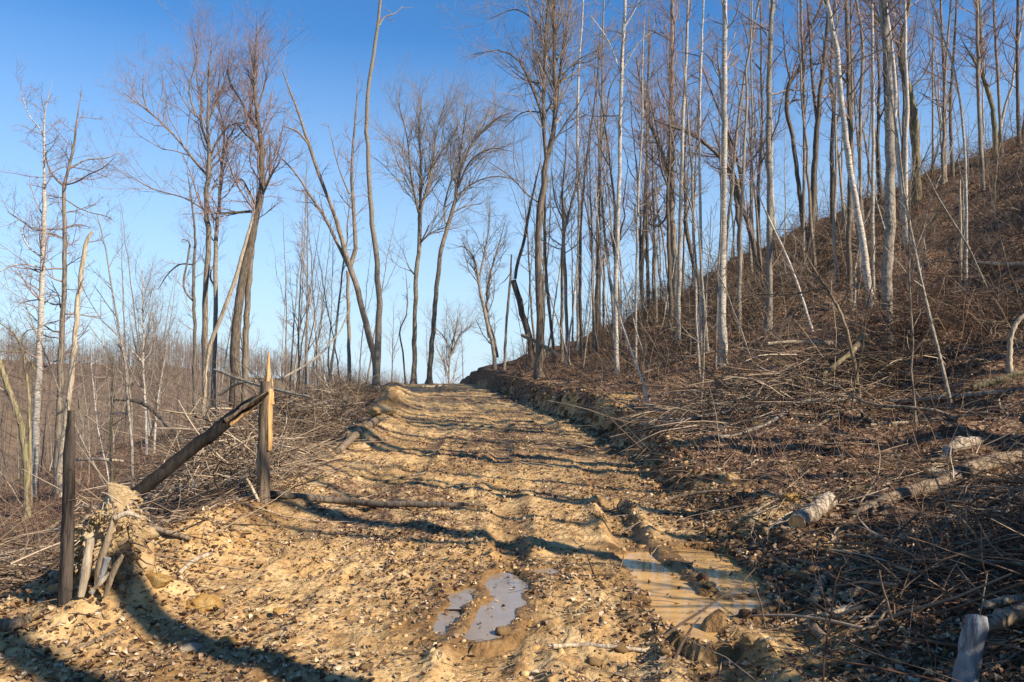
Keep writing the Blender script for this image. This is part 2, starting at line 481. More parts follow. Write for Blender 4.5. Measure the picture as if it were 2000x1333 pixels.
# ------------------------------------------------------------------ ground sheets
def build_ground():
    Yr = np.concatenate([np.arange(-16, 2, .6), 2 * np.exp(np.arange(0, math.log(66 / 2), .0062)), np.arange(66.5, 112, 1.3)])
    side = []
    d = .028; x = 4.6
    while x < 130: side.append(x); d *= 1.075; x += d
    side = np.array(side)
    Rr = np.concatenate([-side[::-1], np.arange(-4.58, 4.59, .028), side[side < 75]])
    RR, YY = np.meshgrid(Rr, Yr)
    XX = RR + centre(YY)
    ZZ = H(XX, YY)
    re = right_edge(YY); le = left_edge(YY)
    # what the ground is made of: bare clay on the track and its banks, leaf litter elsewhere; clay thinned on the bank face to darken it as if shaded
    clay = sst(.6, -.1, RR - re) * sst(-1.1, -.1, RR - le)
    clay = clay + .35 * np.exp(-((RR - re - .45) / .35) ** 2) * sst(-.08, .16, fbm(YY * .8, XX * .8, 2, 31)) + .55 * np.exp(-((RR - le + .7) / .7) ** 2) * sst(-.1, .1, fbm(YY * .5, XX * .5, 2, 33))
    clay = clay - .58 * sst(-.02, .18, fbm(XX * .55, YY * .22, 3, 35)) * (RR < 2.6)
    clay = clay - .45 * sst(.9, .0, re - RR) * sst(4, 9, YY)
    for (px_, py_, rad_) in ((1200, 785, .8), (1215, 770, .7), (1165, 838, .6), (1560, 978, .45), (1425, 945, .5), (1480, 1010, .3), (1100, 800, .5), (1640, 1060, .3), (1560, 1240, .35)):
        d_ = hit(px_, py_) or 20; c_ = at(px_, py_, d_)
        clay = clay + 1.1 * np.exp(-((XX - c_[0]) ** 2 + ((YY - c_[1]) * .8) ** 2) / rad_ ** 2)
    wet = np.zeros_like(ZZ)
    near = (YY < 12) & (YY > 2) & (np.abs(XX) < 4)
    wd = np.full(int(near.sum()), -9.0)
    for q in POLYS: wd = np.maximum(wd, poly_sd(XX[near], YY[near], q))
    wet[near] = sst(-.5, -.02, wd + .25 * fbm(XX[near] * 2.5, YY[near] * 2.5, 2, 17))
    wet = np.maximum(wet, .75 * sst(.02, .2, fbm(XX * .8, YY * .4, 3, 19)) * np.clip(clay, 0, 1))
    for rr_, sd_ in ((.22, 1), (1.48, 2)):
        dd = np.abs(RR - rr_ - .35 * fbm(YY * .16, YY * 0 + sd_, 2, 40 + sd_))
        wet = np.maximum(wet, .6 * np.exp(-(dd / .2) ** 4) * (YY < 20) * sst(-.1, .15, fbm(XX * .5, YY * .3, 2, 27)))
    W = len(Rr)
    idx = np.arange(len(Yr) * W).reshape(len(Yr), W)
    def sheet(name, c0, c1, r0=0, r1=None):
        ii = idx[r0:r1, c0:c1]
        V = np.stack([XX[r0:r1, c0:c1], YY[r0:r1, c0:c1], ZZ[r0:r1, c0:c1]], -1).reshape(-1, 3)
        n, w = ii.shape
        k = np.arange(n * w).reshape(n, w)
        Q = np.stack([k[:-1, :-1], k[:-1, 1:], k[1:, 1:], k[1:, :-1]], -1).reshape(-1, 4)
        me = mesh_from(name, V, Q, None, M_GROUND, True, {'clay': clay[r0:r1, c0:c1].ravel(), 'wet': wet[r0:r1, c0:c1].ravel()})
        return link(name, me, kind='structure')
    cl = int(np.searchsorted(Rr, -2.75)); cr = int(np.searchsorted(Rr, 2.35))
    a = sheet('dirt_track', cl, cr + 1)
    b_ = sheet('wooded_hillside', cr, W)
    c = sheet('valley_slope', 0, cl + 1)
    return a, b_, c
TRACK, HILL, VALLEY = build_ground()

# far ground: valley floor and the wooded ridge across it
def far_z(X, Y):
    az = np.arctan2(X, Y)
    dist = np.hypot(X, Y)
    ridge = np.interp(az, [-1.2, -.75, -.58, -.42, -.28, -.17, .0, 1.0], [24, 17, 12.5, 10.8, 6.5, -6, -22, -28])
    t = sst(120, 430, dist)
    z = -27 * (1 - t) + t * ridge + 26 * fbm(X * .013, Y * .008, 3, 41) * t
    return z - 14 * sst(450, 900, dist)
def far_ground():
    xs = np.linspace(-900, 900, 120); ys = np.linspace(88, 1500, 110)
    X, Y = np.meshgrid(xs, ys); Z = far_z(X, Y)
    k = np.arange(X.size).reshape(X.shape)
    Q = np.stack([k[:-1, :-1], k[:-1, 1:], k[1:, 1:], k[1:, :-1]], -1).reshape(-1, 4)
    m, nt, b = newmat('far_leaf_floor', .95, .1)
    c = ramp(nt, noise(nt, coords(nt), .35, 6, .7), [(.35, (.10, .07, .048)), (.6, (.19, .135, .09))])
    nt.links.new(c, b.inputs['Base Color'])
    link('far_hill', mesh_from('far_hill', np.stack([X, Y, Z], -1).reshape(-1, 3), Q, None, m), kind='structure')
far_ground()

# ------------------------------------------------------------------ puddles
def water_mat(name, col, rough):
    m, nt, b = newmat(name, rough, .5)
    v = coords(nt)
    nt.links.new(ramp(nt, noise(nt, v, 3.5, 4), [(.3, tuple(c * .8 for c in col)), (.7, tuple(min(1, c * 1.12) for c in col))]), b.inputs['Base Color'])
    b.inputs['IOR'].default_value = 1.33
    bump(nt, b, noise(nt, v, 14, 2), .06, .01)
    return m
W_PALE = water_mat('milky_water', (.27, .215, .16), .04)
W_OCHRE = water_mat('ochre_water', (.56, .335, .125), .05)
def puddle(polys, level, mat, label):
    q = np.concatenate(polys)
    x0, y0 = q.min(0) - .2; x1, y1 = q.max(0) + .2
    xs = np.arange(x0, x1, .03); ys = np.arange(y0, y1, .03)
    X, Y = np.meshgrid(xs, ys)
    s = np.max([poly_sd(X, Y, p) for p in polys], axis=0)
    on = s > -.11
    vi = -np.ones(X.shape, int); cell = on[:-1, :-1] & on[:-1, 1:] & on[1:, 1:] & on[1:, :-1]
    used = np.zeros(X.shape, bool)
    for a, b_ in ((0, 0), (0, 1), (1, 1), (1, 0)):
        used[a:a + cell.shape[0], b_:b_ + cell.shape[1]] |= cell
    vi[used] = np.arange(used.sum())
    V = np.stack([X[used], Y[used], np.full(used.sum(), level)], -1)
    Q = np.stack([vi[:-1, :-1][cell], vi[:-1, 1:][cell], vi[1:, 1:][cell], vi[1:, :-1][cell]], -1)
    link('puddle', mesh_from('puddle', V, Q, None, mat), kind='structure', label=label)
puddle([POLYS[0]], LEVEL[0], W_PALE, 'long milky puddle filling a tyre rut in the middle of the track')
puddle([POLYS[1]], LEVEL[1], W_PALE, 'smallest muddy puddle beside the long milky one')
puddle([POLYS[2]], LEVEL[2], W_PALE, 'small puddle below and beside the long milky one')
puddle([POLYS[3], POLYS[4]], LEVEL[3], W_OCHRE, 'large ochre puddle against the foot of the shaded bank')
puddle([POLYS[5]], LEVEL[5], W_PALE, 'sliver of water between the two large puddles')
# ------------------------------------------------------------------ bare trees
def grow(P, rad, n, t0, t1, length, ang, up, pts, rg, wander=.16, rfac=.55, rmin=.003, prof=.5, jit=.35):
    B, Np, _ = P.shape
    t = t0 + (t1 - t0) * (np.arange(n)[None] + rg.random((B, n))) / n
    f = np.clip(t, 0, .999) * (Np - 1); i = f.astype(int); s = (f - i)[..., None]
    bi = np.arange(B)[:, None]
    p = P[bi, i] * (1 - s) + P[bi, i + 1] * s
    tan = norm(P[bi, i + 1] - P[bi, i])
    r = rad[bi, i] * (1 - s[..., 0]) + rad[bi, i + 1] * s[..., 0]
    rv = norm(rg.standard_normal((B, n, 3)))
    perp = norm(np.cross(tan, rv))
    a = ang * (1 + jit * (rg.random((B, n, 1)) - .5) * 2)
    d = tan * np.cos(a) + perp * np.sin(a)
    L = np.asarray(length).reshape(-1, 1) * (1 - prof * t) * (.45 + .75 * rg.random((B, n)))
    d = d.reshape(-1, 3); p = p.reshape(-1, 3); L = L.reshape(-1)
    r0 = np.maximum(np.minimum(r.reshape(-1) * rfac, L * .016 + .004), rmin)
    out = [p]; st = L / (pts - 1)
    for k in range(pts - 1):
        d = norm(d + wander * rg.standard_normal(d.shape) + np.array([0, 0, up]) / (pts - 1))
        p = p + d * st[:, None]; out.append(p)
    P2 = np.stack(out, 1)
    rad2 = r0[:, None] * np.linspace(1, .35, pts)[None] 
    return P2, np.maximum(rad2, rmin * .7), L

STY = {  #        cb  top   n1 L1   ang  up   n2 l2   n3  l3
    'pole':   dict(cb=.50, n1=16, L1=2.2, a1=.95, up=.5, n2=6, k2=.42, n3=5, k3=.5),
    'polebare': dict(cb=.55, n1=7, L1=1.6, a1=1.0, up=.4, n2=4, k2=.42, n3=4, k3=.5),
    'spread': dict(cb=.34, n1=24, L1=2.8, a1=.85, up=.55, n2=8, k2=.42, n3=6, k3=.5),
    'fan':    dict(cb=.42, n1=22, L1=4.2, a1=.58, up=.6, n2=9, k2=.40, n3=7, k3=.5),
    'slim':   dict(cb=.30, n1=14, L1=1.5, a1=.85, up=.45, n2=6, k2=.45, n3=5, k3=.5),
    'low':    dict(cb=.15, n1=22, L1=1.9, a1=1.15, up=.25, n2=7, k2=.45, n3=5, k3=.5),
    'snag':   None,
}
def crown_mesh(stems, style, D, mat, rg, scale=1.0, origin=None, dens=1.0):
    """stems: list of (P (N,3), rad (N,), start fraction)"""
    s = STY[style]; buf = Buf()
    L1P = []; L1R = []; L1L = []
    tot = sum(np.linalg.norm(p[-1] - p[0]) * (1 - c) for p, r, c in stems)
    for p, r, c in stems:
        n = max(3, int(round(s['n1'] * dens * (np.linalg.norm(p[-1] - p[0]) * (1 - c)) / tot)))
        a, b, l = grow(p[None], r[None], n, c, 1.0, s['L1'] * scale, s['a1'], s['up'], 6, rg, .16, .45)
        L1P.append(a); L1R.append(b); L1L.append(l)
    P1 = np.concatenate(L1P); R1 = np.concatenate(L1R); L1 = np.concatenate(L1L)
    tubes(buf, P1, R1, 4)
    P2, R2, L2 = grow(P1, R1, s['n2'], .15, 1.0, L1 * s['k2'] * 1.3, .75, .25, 4, rg, .2, .55, .0028, .45)
    tubes(buf, P2, R2, 3)
    P3, R3, L3 = grow(P2, R2, s['n3'], .15, 1.0, L2 * s['k3'] * 1.4, .7, .2, 3, rg, .25, .65, .0021, .35)
    tubes(buf, P3, R3, 3)
    return buf.mesh('crown', mat, False, origin)

def flare(P, rad, k=.8):
    h = P[:, 2] - P[0, 2]
    return rad * (1 + k * np.exp(-np.maximum(h, 0) / .18) + .25 * k * np.exp(-np.maximum(h, 0) / .7))

def make_tree(label, path, D=None, dd=40, limbs=(), bk='grey', tw='grey', style='pole', cb=None, group=None, cat='tree', scale=1.0,
              name='bare_tree', dens=1.0, sides=9, broken=False, lean=0.0, dk=.5, forks=()):
    seed = int(abs(path[0][0]) * 7 + abs(path[0][1]) * 3 + abs(path[-1][0])) % 100000
    rg = np.random.default_rng(seed)
    pts = np.array(path, float)
    d = D or hit(pts[0, 0], pts[0, 1], None) or dd
    wpm = d / FPX
    q = at(pts[:, 0], pts[:, 1], np.full((len(pts), 1), d))
    h = q[:, 2] - q[0, 2]
    q[:, 1] += lean * h + .012 * h * np.sin(h * .35 + seed)
    gz = ground(q[0, 0], q[0, 1])
    rad = pts[:, 2] * .46 * wpm
    if q[0, 2] > gz - .25:
        if q[0, 2] > gz + .3:
            q = np.vstack([[q[0, 0] - (q[1, 0] - q[0, 0]) / max(.1, q[1, 2] - q[0, 2]) * (q[0, 2] - gz) * .5, q[0, 1], gz - .25], q]); rad = np.concatenate([[rad[0] * 1.03], rad])
        else: q[0, 2] = gz - .25
    o = q[0].copy(); o[2] = ground(o[0], o[1])
    root = link(name, None, None, o, label, cat, group)
    n = int(np.clip(len(pts) * 5, 14, 34))
    sp = smooth_path(np.column_stack([q, rad]), n)
    P = sp[:, :3]; r = np.maximum(sp[:, 3], .006)
    P[1:-1, :2] += rg.standard_normal((n - 2, 2)) * r[1:-1, None] * .14
    buf = Buf(); tubes(buf, P, flare(P, r), sides, broken, .05, rg)
    if not broken:                       # draw the tip out
        t = norm(P[-1] - P[-2]); L = max(.5, r[-1] * 40)
        k = np.linspace(0, 1, 5)[:, None]
        tp = P[-1] + t * L * k + np.array([[rg.normal(0, .05) * L, rg.normal(0, .05) * L, .1 * L]]) * k ** 2
        tubes(buf, tp, np.maximum(r[-1] * (1 - .85 * k[:, 0]), .003), 5)
    if not (broken and style == 'snag'):
        a_, b_, _l = grow(P[None], r[None], 5, .12, .6, .22 + 2.5 * r[0], 1.0, .3, 4, rg, .12, .35, .005, .2)
        tubes(buf, a_, b_ * np.array([1, .95, .8, .55]), 5, True)
    link('trunk', buf.mesh('trunk', BARK[bk], True, o), root)
    hl = (P[:, 2] - P[0, 2]) / max(.1, P[-1, 2] - P[0, 2])
    s = STY[style]
    stems = []
    if s: stems.append((P, r, cb if cb is not None else s['cb']))
    for lb in limbs:
        a = np.array(lb, float)
        lq = at(a[:, 0], a[:, 1], np.full((len(a), 1), d))
        # start on the trunk's own axis
        j = int(np.argmin(np.linalg.norm(P[:, [0, 2]] - lq[0, [0, 2]], axis=1)))
        lq[:, 1] += P[j, 1] - d
        dist = np.concatenate([[0], np.cumsum(np.linalg.norm(np.diff(lq, axis=0), axis=1))])
        lq[:, 1] += rg.uniform(-dk, dk) * dist
        lr = (a[:, 2] if a.shape[1] > 2 else np.linspace(.55 * r[j] * 2 / wpm, 1.2, len(a))) * .5 * wpm
        sl = smooth_path(np.column_stack([lq, lr]), 12)
        b2 = Buf(); tubes(b2, sl[:, :3], np.maximum(sl[:, 3], .006), 6, False, .05, rg)
        link('limb', b2.mesh('limb', BARK[bk], True, o), root)
        if s: stems.append((sl[:, :3], np.maximum(sl[:, 3], .006), .15))
    if s and stems:
        link('crown', crown_mesh(stems, style, d, TWIG[tw], rg, scale * (d / 34) ** .35, o, dens * (1 + .35 * len(limbs))), root)
    return root

T = make_tree
# --- trees on the valley side, seen over the brush
T('pale trunk with a snapped jagged piece half way up, standing by the picture edge', [(68,930,14),(74,731,12.5),(78,600,11),(80,500,10),(84,400,9),(84,350,6),(85,270,4),(87,220,3),(95,190,2)], D=22,
  limbs=[[(85,272,3),(72,247,3),(50,222,2),(40,200,2),(30,172,1)],[(79,450,5),(55,445,4),(30,430,3.5),(0,414,3),(-25,400,2)],[(77,501,4),(55,484,3),(45,470,3),(36,445,2)],[(75,522,3),(40,517,3),(10,530,2),(-10,545,1)],[(74,585,3),(45,588,2.5),(28,592,1.5)]], bk='pale', style='low', cb=.3, tw='red')
T('grey-brown tree with a wide Y fork between snapped pale trunk and leaning snag', [(112,905,14),(118,730,12),(120,640,11),(124,500,9),(124,420,8),(124,365,7),(133,330,6),(145,290,5),(150,250,4),(158,205,2)], D=22.5,
  limbs=[[(123,362,5),(108,348,4),(96,325,3),(92,295,2.5),(90,272,1.5)],[(126,362,3),(150,358,3),(180,345,2.5),(215,333,2),(240,315,1)],[(134,330,4),(160,310,3),(200,300,2),(215,290,1)],[(128,390,3),(150,405,2.5),(170,413,2),(200,420,2),(215,430,1)],[(121,465,4),(95,455,3),(70,450,2)]], bk='brown', style='low', cb=.35, tw='red')
T('leaning barkless snag with a hooked broken top', [(118,915,14),(135,765,11.5),(143,680,10.5),(150,600,10),(163,500,9),(170,468,8),(181,452,5)], D=21.5, limbs=[[(148,640,3),(146,600,3),(147,570,2),(149,555,1)]], bk='dead', style='polebare', cb=.3, tw='red', dens=.8, broken=True)
T('mossy trunk bending out of the picture at the edge of the valley', [(53,965,13),(50,900,13),(45,860,12),(33,806,12),(18,764,11),(-8,690,10),(-40,600,8),(-60,500,6),(-70,400,3)], D=17, bk='mossy', style='slim', tw='grey')
T('thin greenish tree whose dark limbs fork towards the picture edge', [(60,910,6),(57,820,6),(56,770,5.5),(48,710,5),(43,680,4.5),(30,655,4),(18,644,3),(0,632,2)], D=19, limbs=[[(44,690,3),(58,715,3),(62,725,2)],[(43,678,3),(48,655,2.5),(60,645,2),(72,645,1.5)],[(43,688,3),(20,687,2.5),(-5,686,2)]], bk='mossy', style='slim', cb=.5, tw='dark', dens=.6)
T('short mossy sapling snapped off at the ridge line', [(218,905,6.5),(217,815,6),(220,740,5),(222,697,3.5)], D=20, bk='mossy', style='low', cb=.3, tw='grey', dens=.6, broken=True)
T('slim pale tree with a narrow feathery crown rising over the far ridge', [(287,880,5.5),(284,790,5),(281,740,4.5),(280,700,4),(282,650,3.5),(280,600,3),(281,560,2),(280,530,1.2)], D=30, limbs=[[(281,710,3),(268,690,2),(255,675,1)],[(281,705,3),(290,690,2),(290,670,1)]], bk='pale', style='fan', cb=.3, scale=.8)
T('small pale forked tree beside the feathery slim one', [(303,840,5),(309,778,4.5),(318,720,3.5),(328,664,1.5)], D=31, limbs=[[(309,775,3),(325,755,2),(332,740,1)]], bk='pale', style='fan', cb=.3, scale=.7)
T('dark crooked tree with a kinked double stem before the big feathery crown', [(382,850,8),(380,740,7.5),(380,616,7),(378,585,7),(378,510,6),(380,474,5),(373,400,3.5),(366,350,2)], D=36, limbs=[[(379,590,4),(362,572,4),(365,500,3.5),(366,470,3),(352,466,1.5)],[(377,517,3),(345,515,3),(320,530,2.5),(292,560,1.5)]], bk='dark', style='slim', cb=.4, tw='red')
T('tall tree with a broad reddish crown and a long limb sweeping down over the valley', [(402,845,16),(401,738,14),(399,650,12.5),(402,552,11.5),(408,467,11),(404,410,10.5),(411,310,9),(408,270,7),(409,200,5),(407,135,3.5),(413,75,1.5)], D=38,
  limbs=[[(406,344,6),(372,304,5),(345,270,4),(291,219,3.5),(260,195,2.5),(237,179,1)],[(291,219,3),(277,184,2.5),(272,140,1)],[(407,282,6),(385,233,5),(377,175,4),(360,135,3),(355,75,1)],[(411,314,5),(429,270,4),(453,243,3),(493,240,1.5)],[(402,412,4),(368,391,3),(301,371,2.5),(247,338,1)],[(408,240,4),(425,170,3),(432,110,2),(436,75,1)],[(384,230,4),(375,180,3),(395,120,2),(388,70,1)]], bk='brown', tw='red', style='fan', cb=.55, dens=1.15)
T('companion trunk close behind the tall broad-crowned tree, with a broken pale limb', [(416,835,12),(417,738,11),(421,620,9.5),(424,467,8.5),(429,400,7),(431,371,6),(434,321,5),(436,250,4),(424,200,3),(428,120,1.5)], D=39, limbs=[[(421,560,5),(410,545,4),(408,520,2)],[(434,330,4),(447,290,3),(470,255,2)]], bk='grey', tw='red', style='fan', cb=.5, dens=.9)
T('thick dark twin-stemmed tree with a ragged trunk and arching crown', [(459,815,23),(461,670,20),(470,569,18),(487,484,16),(500,417,14),(507,388,13),(510,304,11),(509,263,9.5),(502,225,7.5),(500,135,5),(504,60,2)], D=38,
  limbs=[[(508,257,6),(487,230,5),(463,189,4.5),(436,145,3.5),(431,80,1.5)],[(507,285,5),(480,262,3.5),(465,240,2)],[(492,412,6),(463,417,5),(440,420,4.5),(426,420,4)],[(497,400,5),(485,372,4),(470,350,3.5),(462,364,3)],[(511,382,5),(540,340,4),(555,325,2)],[(500,225,4),(520,150,3),(528,90,1)],[(487,230,3.5),(495,160,3),(480,80,1)]], bk='dark', tw='red', style='fan', cb=.5, dens=1.15)
T('second stem growing against the thick dark twin-stemmed tree', [(478,805,14),(480,670,13),(486,560,12),(495,470,9),(499,425,5)], D=38.3, bk='brown', style='snag')
T('pale dead pole leaning against the dark twin-stemmed tree', [(398,800,9),(404,704,9),(412,670,9),(436,609,8.5),(463,535,8),(487,451,6),(495,425,4)], D=36.5, bk='dead', style='snag', broken=True, name='dead_pole')
T('long tree leaning steeply away from the track, forked into three stems', [(738,762,14),(728,690,13.5),(711,619,13),(699,569,12),(683,520,12),(664,452,9.5),(651,413,8),(623,340,7.5),(604,284,7),(582,220,5.5),(560,164,3.5),(548,130,2)], D=46,
  limbs=[[(685,520,10),(694,490,9),(691,443,8.5),(686,380,7.5),(684,362,7),(683,300,5.5),(688,220,4),(691,142,1.5)],[(680,519,8),(655,471,7),(623,411,6.5),(601,380,6),(591,365,5.5),(560,321,4),(530,290,3),(500,250,1.5)],[(604,284,4),(585,262,3),(560,255,2)],[(683,380,4),(665,340,3),(632,230,1.5)]], bk='brown', tw='red', style='slim', cb=.5, dens=1.5, scale=1.2)
T('tall bare curving pole at the edge of the track where the road crests', [(735,768,14.5),(738,664,14),(740,569,12.5),(733,475,11),(723,390,10),(719,300,9),(716,205,8.5),(724,135,8),(732,79,7.5),(743,0,6),(752,-70,4)], D=44, limbs=[[(739,48,4),(750,27,3),(765,20,2.5),(783,0,1.5)]], bk='grey', style='polebare', cb=.4, dens=.9, scale=.8)
T('thin broken trunk standing behind the tall curving pole', [(682,765,8.5),(681,650,8),(679,530,7)], D=47, bk='grey', style='snag', broken=True, name='snag')
T('crest tree with an upright fan of reddish twigs, nearer the middle of the road end', [(807,748,11),(812,582,9.5),(812,538,9.5),(819,480,9),(818,440,7),(820,395,6),(822,320,5),(818,250,3.5),(826,185,1.5)], D=50,
  limbs=[[(820,470,6),(825,400,5.5),(835,370,4.5),(845,330,4),(855,260,3),(870,210,1.5)],[(824,400,4),(850,320,3.5),(890,260,2.5),(902,232,1)],[(817,415,5),(806,350,4),(803,290,3),(790,230,1.5)],[(817,478,4),(840,455,3),(870,440,1.5)],[(812,540,3),(800,525,3),(793,512,1.5)],[(818,480,4),(835,450,3),(838,442,2)]], bk='brown', tw='grey', style='fan', cb=.6, dens=1.6)
T('crest tree leaning uphill with a sweeping wind-blown fan crown', [(837,744,11),(850,600,10),(862,490,9),(888,392,7.5),(897,340,6),(925,277,5),(963,236,3.5),(998,220,1.5)], D=50,
  limbs=[[(870,437,4),(866,405,4),(868,390,3.5),(890,310,2.5),(910,265,1)],[(892,370,4),(925,315,3.5),(960,300,2.5),(1000,310,1)],[(897,340,4),(905,270,3),(915,215,1.5)],[(889,385,4),(930,355,3),(975,345,2),(1000,350,1)],[(878,420,3),(905,400,2.5),(940,390,1)],[(925,277,3),(945,220,2),(960,205,1)]], bk='brown', tw='grey', style='fan', cb=.6, dens=1.5)
T('small round twiggy tree far off beyond the road crest', [(876,760,4),(880,690,3.5),(886,660,3),(893,630,1.5)], D=72, limbs=[[(880,690,3),(868,660,2.5),(850,640,1.5)],[(881,690,3),(900,655,2),(915,640,1)]], bk='grey', tw='grey', style='fan', cb=.1, dens=1.2, scale=.8)
T('thin twisted dark stem standing on the crest between pole and fan crowns', [(793,742,4),(787,690,3.5),(782,640,3),(792,620,2.5),(795,575,2),(793,540,1)], D=50, bk='dark', style='slim', cb=.5, tw='dark', dens=.5, scale=.6)
T('forked leaning tree at the end of the cut bank', [(966,700,8),(948,616,7.5),(935,556,6),(925,505,5),(908,484,2.5),(898,482,1.5)], D=46, limbs=[[(955,660,6),(951,630,5.5),(950,600,5),(958,530,4),(975,470,2.5),(985,430,1.2)],[(937,540,4),(945,500,3.5),(955,450,2.5),(958,410,1)],[(972,698,6),(962,650,5),(952,625,4)]], bk='grey', style='fan', cb=.6, dens=.9, scale=.7)
# --- trees on the hillside, from the road end uphill
T('thin straight snag with a splintered tip, standing on the end of the bank', [(984,724,6),(990,620,5.5),(997,540,5),(999,497,3)], bk='grey', style='snag', broken=True, name='snag', limbs=[[(996,535,2),(985,550,2),(974,558,1)]])
T('dark bent tree stub with a pale shoot rising from its broken top', [(1036,672,14),(1020,608,13.5),(1003,548,12)], D=41, limbs=[[(1006,545,7),(1009,524,7),(1023,476,6.5),(1032,425,6),(1040,390,4.5),(1052,340,2)]], bk='dark', style='polebare', cb=.6, broken=True, tw='red')
T('big dark tree dividing into several upright stems on the roadside bank', [(1055,740,19),(1054,590,15),(1053,440,14.5),(1058,385,14.5),(1068,315,12.5),(1078,270,11),(1085,210,9.5),(1083,120,8.5),(1081,0,6.5),(1082,-90,4)],
  limbs=[[(1068,325,8),(1062,250,7.5),(1062,160,7),(1066,60,5.5),(1070,0,4.5),(1072,-70,3)],[(1083,240,6),(1090,180,6),(1100,90,5),(1110,30,4),(1117,-30,3)],[(1063,285,5),(1056,225,4.5),(1035,171,4),(1005,123,3),(981,113,2.5),(927,125,1.2)],[(1066,70,3),(1040,40,3),(1010,22,2.5),(955,40,1)],[(1064,165,3),(1030,160,3),(1000,140,1.5)],[(1090,170,4),(1120,120,3),(1160,105,1.5)],[(1057,220,3),(1025,215,2.5),(985,240,1.2)],[(1095,150,3),(1140,110,2.5),(1170,95,1)],[(1052,395,3),(1030,380,3),(1000,350,2),(955,320,1)]], bk='dark', tw='grey', style='fan', cb=.55, dens=1.5, scale=.9)
T('slim dark tree just behind the big many-stemmed one', [(1080,674,6.5),(1071,590,6.5),(1065,500,6),(1064,410,5),(1066,330,3)], D=40, bk='dark', style='slim', cb=.6)
T('thin tree forking low, one of a close pair behind the big many-stemmed tree', [(1097,670,7),(1098,530,6.5),(1100,431,6),(1098,380,4.5),(1105,300,3),(1106,240,1.5)], D=39, limbs=[[(1100,430,4),(1085,400,3),(1075,340,1.5)]], bk='dark', style='spread', cb=.45, dens=.8)
T('paler twin of the close pair, its top bending aside', [(1108,670,8),(1104,548,7.5),(1104,440,7),(1113,410,5.5),(1122,380,4.5),(1130,300,3),(1140,240,1.5)], D=38.5, bk='grey', style='spread', cb=.45, dens=.8)
T('very straight light grey pole with a dark pole tight behind it', [(1129,686,6.5),(1128,560,6),(1131,410,6),(1128,300,5.5),(1129,180,5),(1131,120,4),(1137,45,3),(1140,-30,2)], bk='pale', style='pole', cb=.45, tw='red')
T('dark pole tight behind the very straight light grey one, leaning off at the top', [(1135,668,7),(1133,530,6.5),(1137,400,5.5),(1150,280,4.5),(1165,170,3.5),(1172,60,2)], D=38, bk='dark', style='pole', tw='red')
T('slender tree with a narrow fork high up, next to the white birch-like pole', [(1167,684,7.5),(1167,560,7.5),(1169,380,7),(1173,285,6),(1176,195,5),(1178,60,4),(1180,-50,2.5)], limbs=[[(1174,285,4),(1183,230,3.5),(1188,183,3),(1203,160,1.5)]], bk='grey', style='pole', cb=.45, tw='red')
T('whitish birch-like pole rising from the bank above the clay scar', [(1205,733,9.5),(1203,620,9),(1206,470,9),(1209,385,8.5),(1212,210,8),(1215,105,7.5),(1220,0,6.5),(1223,-130,5)], bk='pale', style='pole', cb=.52, limbs=[[(1213,150,3),(1190,60,2.5),(1160,0,1.5)],[(1217,60,3),(1235,30,2),(1250,0,1)],[(1215,140,3),(1250,85,2.5),(1290,60,1)]])
T('spindly pale sapling with a slight S bend in front of the vine tangle', [(1242,723,5),(1243,560,5),(1247,380,5),(1254,240,4),(1254,120,3),(1258,40,1.5)], bk='pale', style='slim', cb=.4)
T('crooked dark tree wrapped in a vine tangle at its foot', [(1268,618,9),(1264,500,7),(1263,380,6),(1265,240,5),(1268,80,3)], D=42, limbs=[[(1265,520,5),(1252,470,5),(1240,430,3.5),(1238,400,2)],[(1267,440,3),(1285,440,3),(1300,460,2)]], bk='dark', style='low', cb=.35)
T('big dark oak-like tree forking low into two heavy limbs', [(1321,575,17),(1319,520,16),(1313,455,14.5),(1311,385,14),(1312,225,10),(1314,105,8.5),(1314,0,7.5),(1315,-90,5)], D=34, limbs=[[(1312,400,10),(1300,345,8),(1290,315,7.5),(1262,265,5.5),(1235,180,4),(1228,150,2.5)],[(1306,390,5),(1298,430,4),(1285,440,3.5),(1272,432,2.5)],[(1312,80,4),(1290,60,3),(1265,45,1.5)],[(1300,345,5),(1280,240,3.5),(1262,165,2)]], bk='brown', style='spread', cb=.45, tw='red', dens=1.3)
T('pale straight pole just uphill of the big forking dark tree', [(1325,668,9.5),(1326,530,9),(1329,410,8.5),(1334,255,7.5),(1341,135,6.5),(1345,0,5),(1348,-90,3)], bk='pale', style='pole', cb=.5, tw='red')
T('short curved dark trunk leaning towards the big forking tree', [(1366,570,11),(1358,520,10.5),(1350,494,10),(1341,449,9),(1338,380,7),(1336,310,5),(1342,240,2.5)], D=33, bk='dark', style='spread', cb=.5)
T('rod-straight thin pale pole between big dark fork and thickest white trunk', [(1367,686,6.5),(1369,530,6),(1368,380,6),(1368,210,5.5),(1374,30,4),(1378,-70,2.5)], bk='pale', style='pole', cb=.5, tw='red')
T('thin dead stem leaning across the foot of the rod-straight pale pole', [(1383,690,7),(1375,600,7),(1370,540,6),(1367,480,4)], bk='grey', style='snag', name='dead_pole')
T('thickest white trunk, branchless and smooth, on the lower slope', [(1412,714,18),(1410,590,16),(1412,470,14),(1414,380,13),(1414,210,12),(1414,0,10),(1415,-160,8)], bk='pale', style='pole', cb=.62, limbs=[[(1414,340,2.5),(1430,342,2),(1448,344,1)]], sides=12)
T('thin sapling clinging beside the thickest white trunk', [(1397,720,4.5),(1404,500,4.5),(1408,440,4),(1407,300,3),(1405,200,1.5)], bk='brown', style='slim', cb=.6, dens=.6)
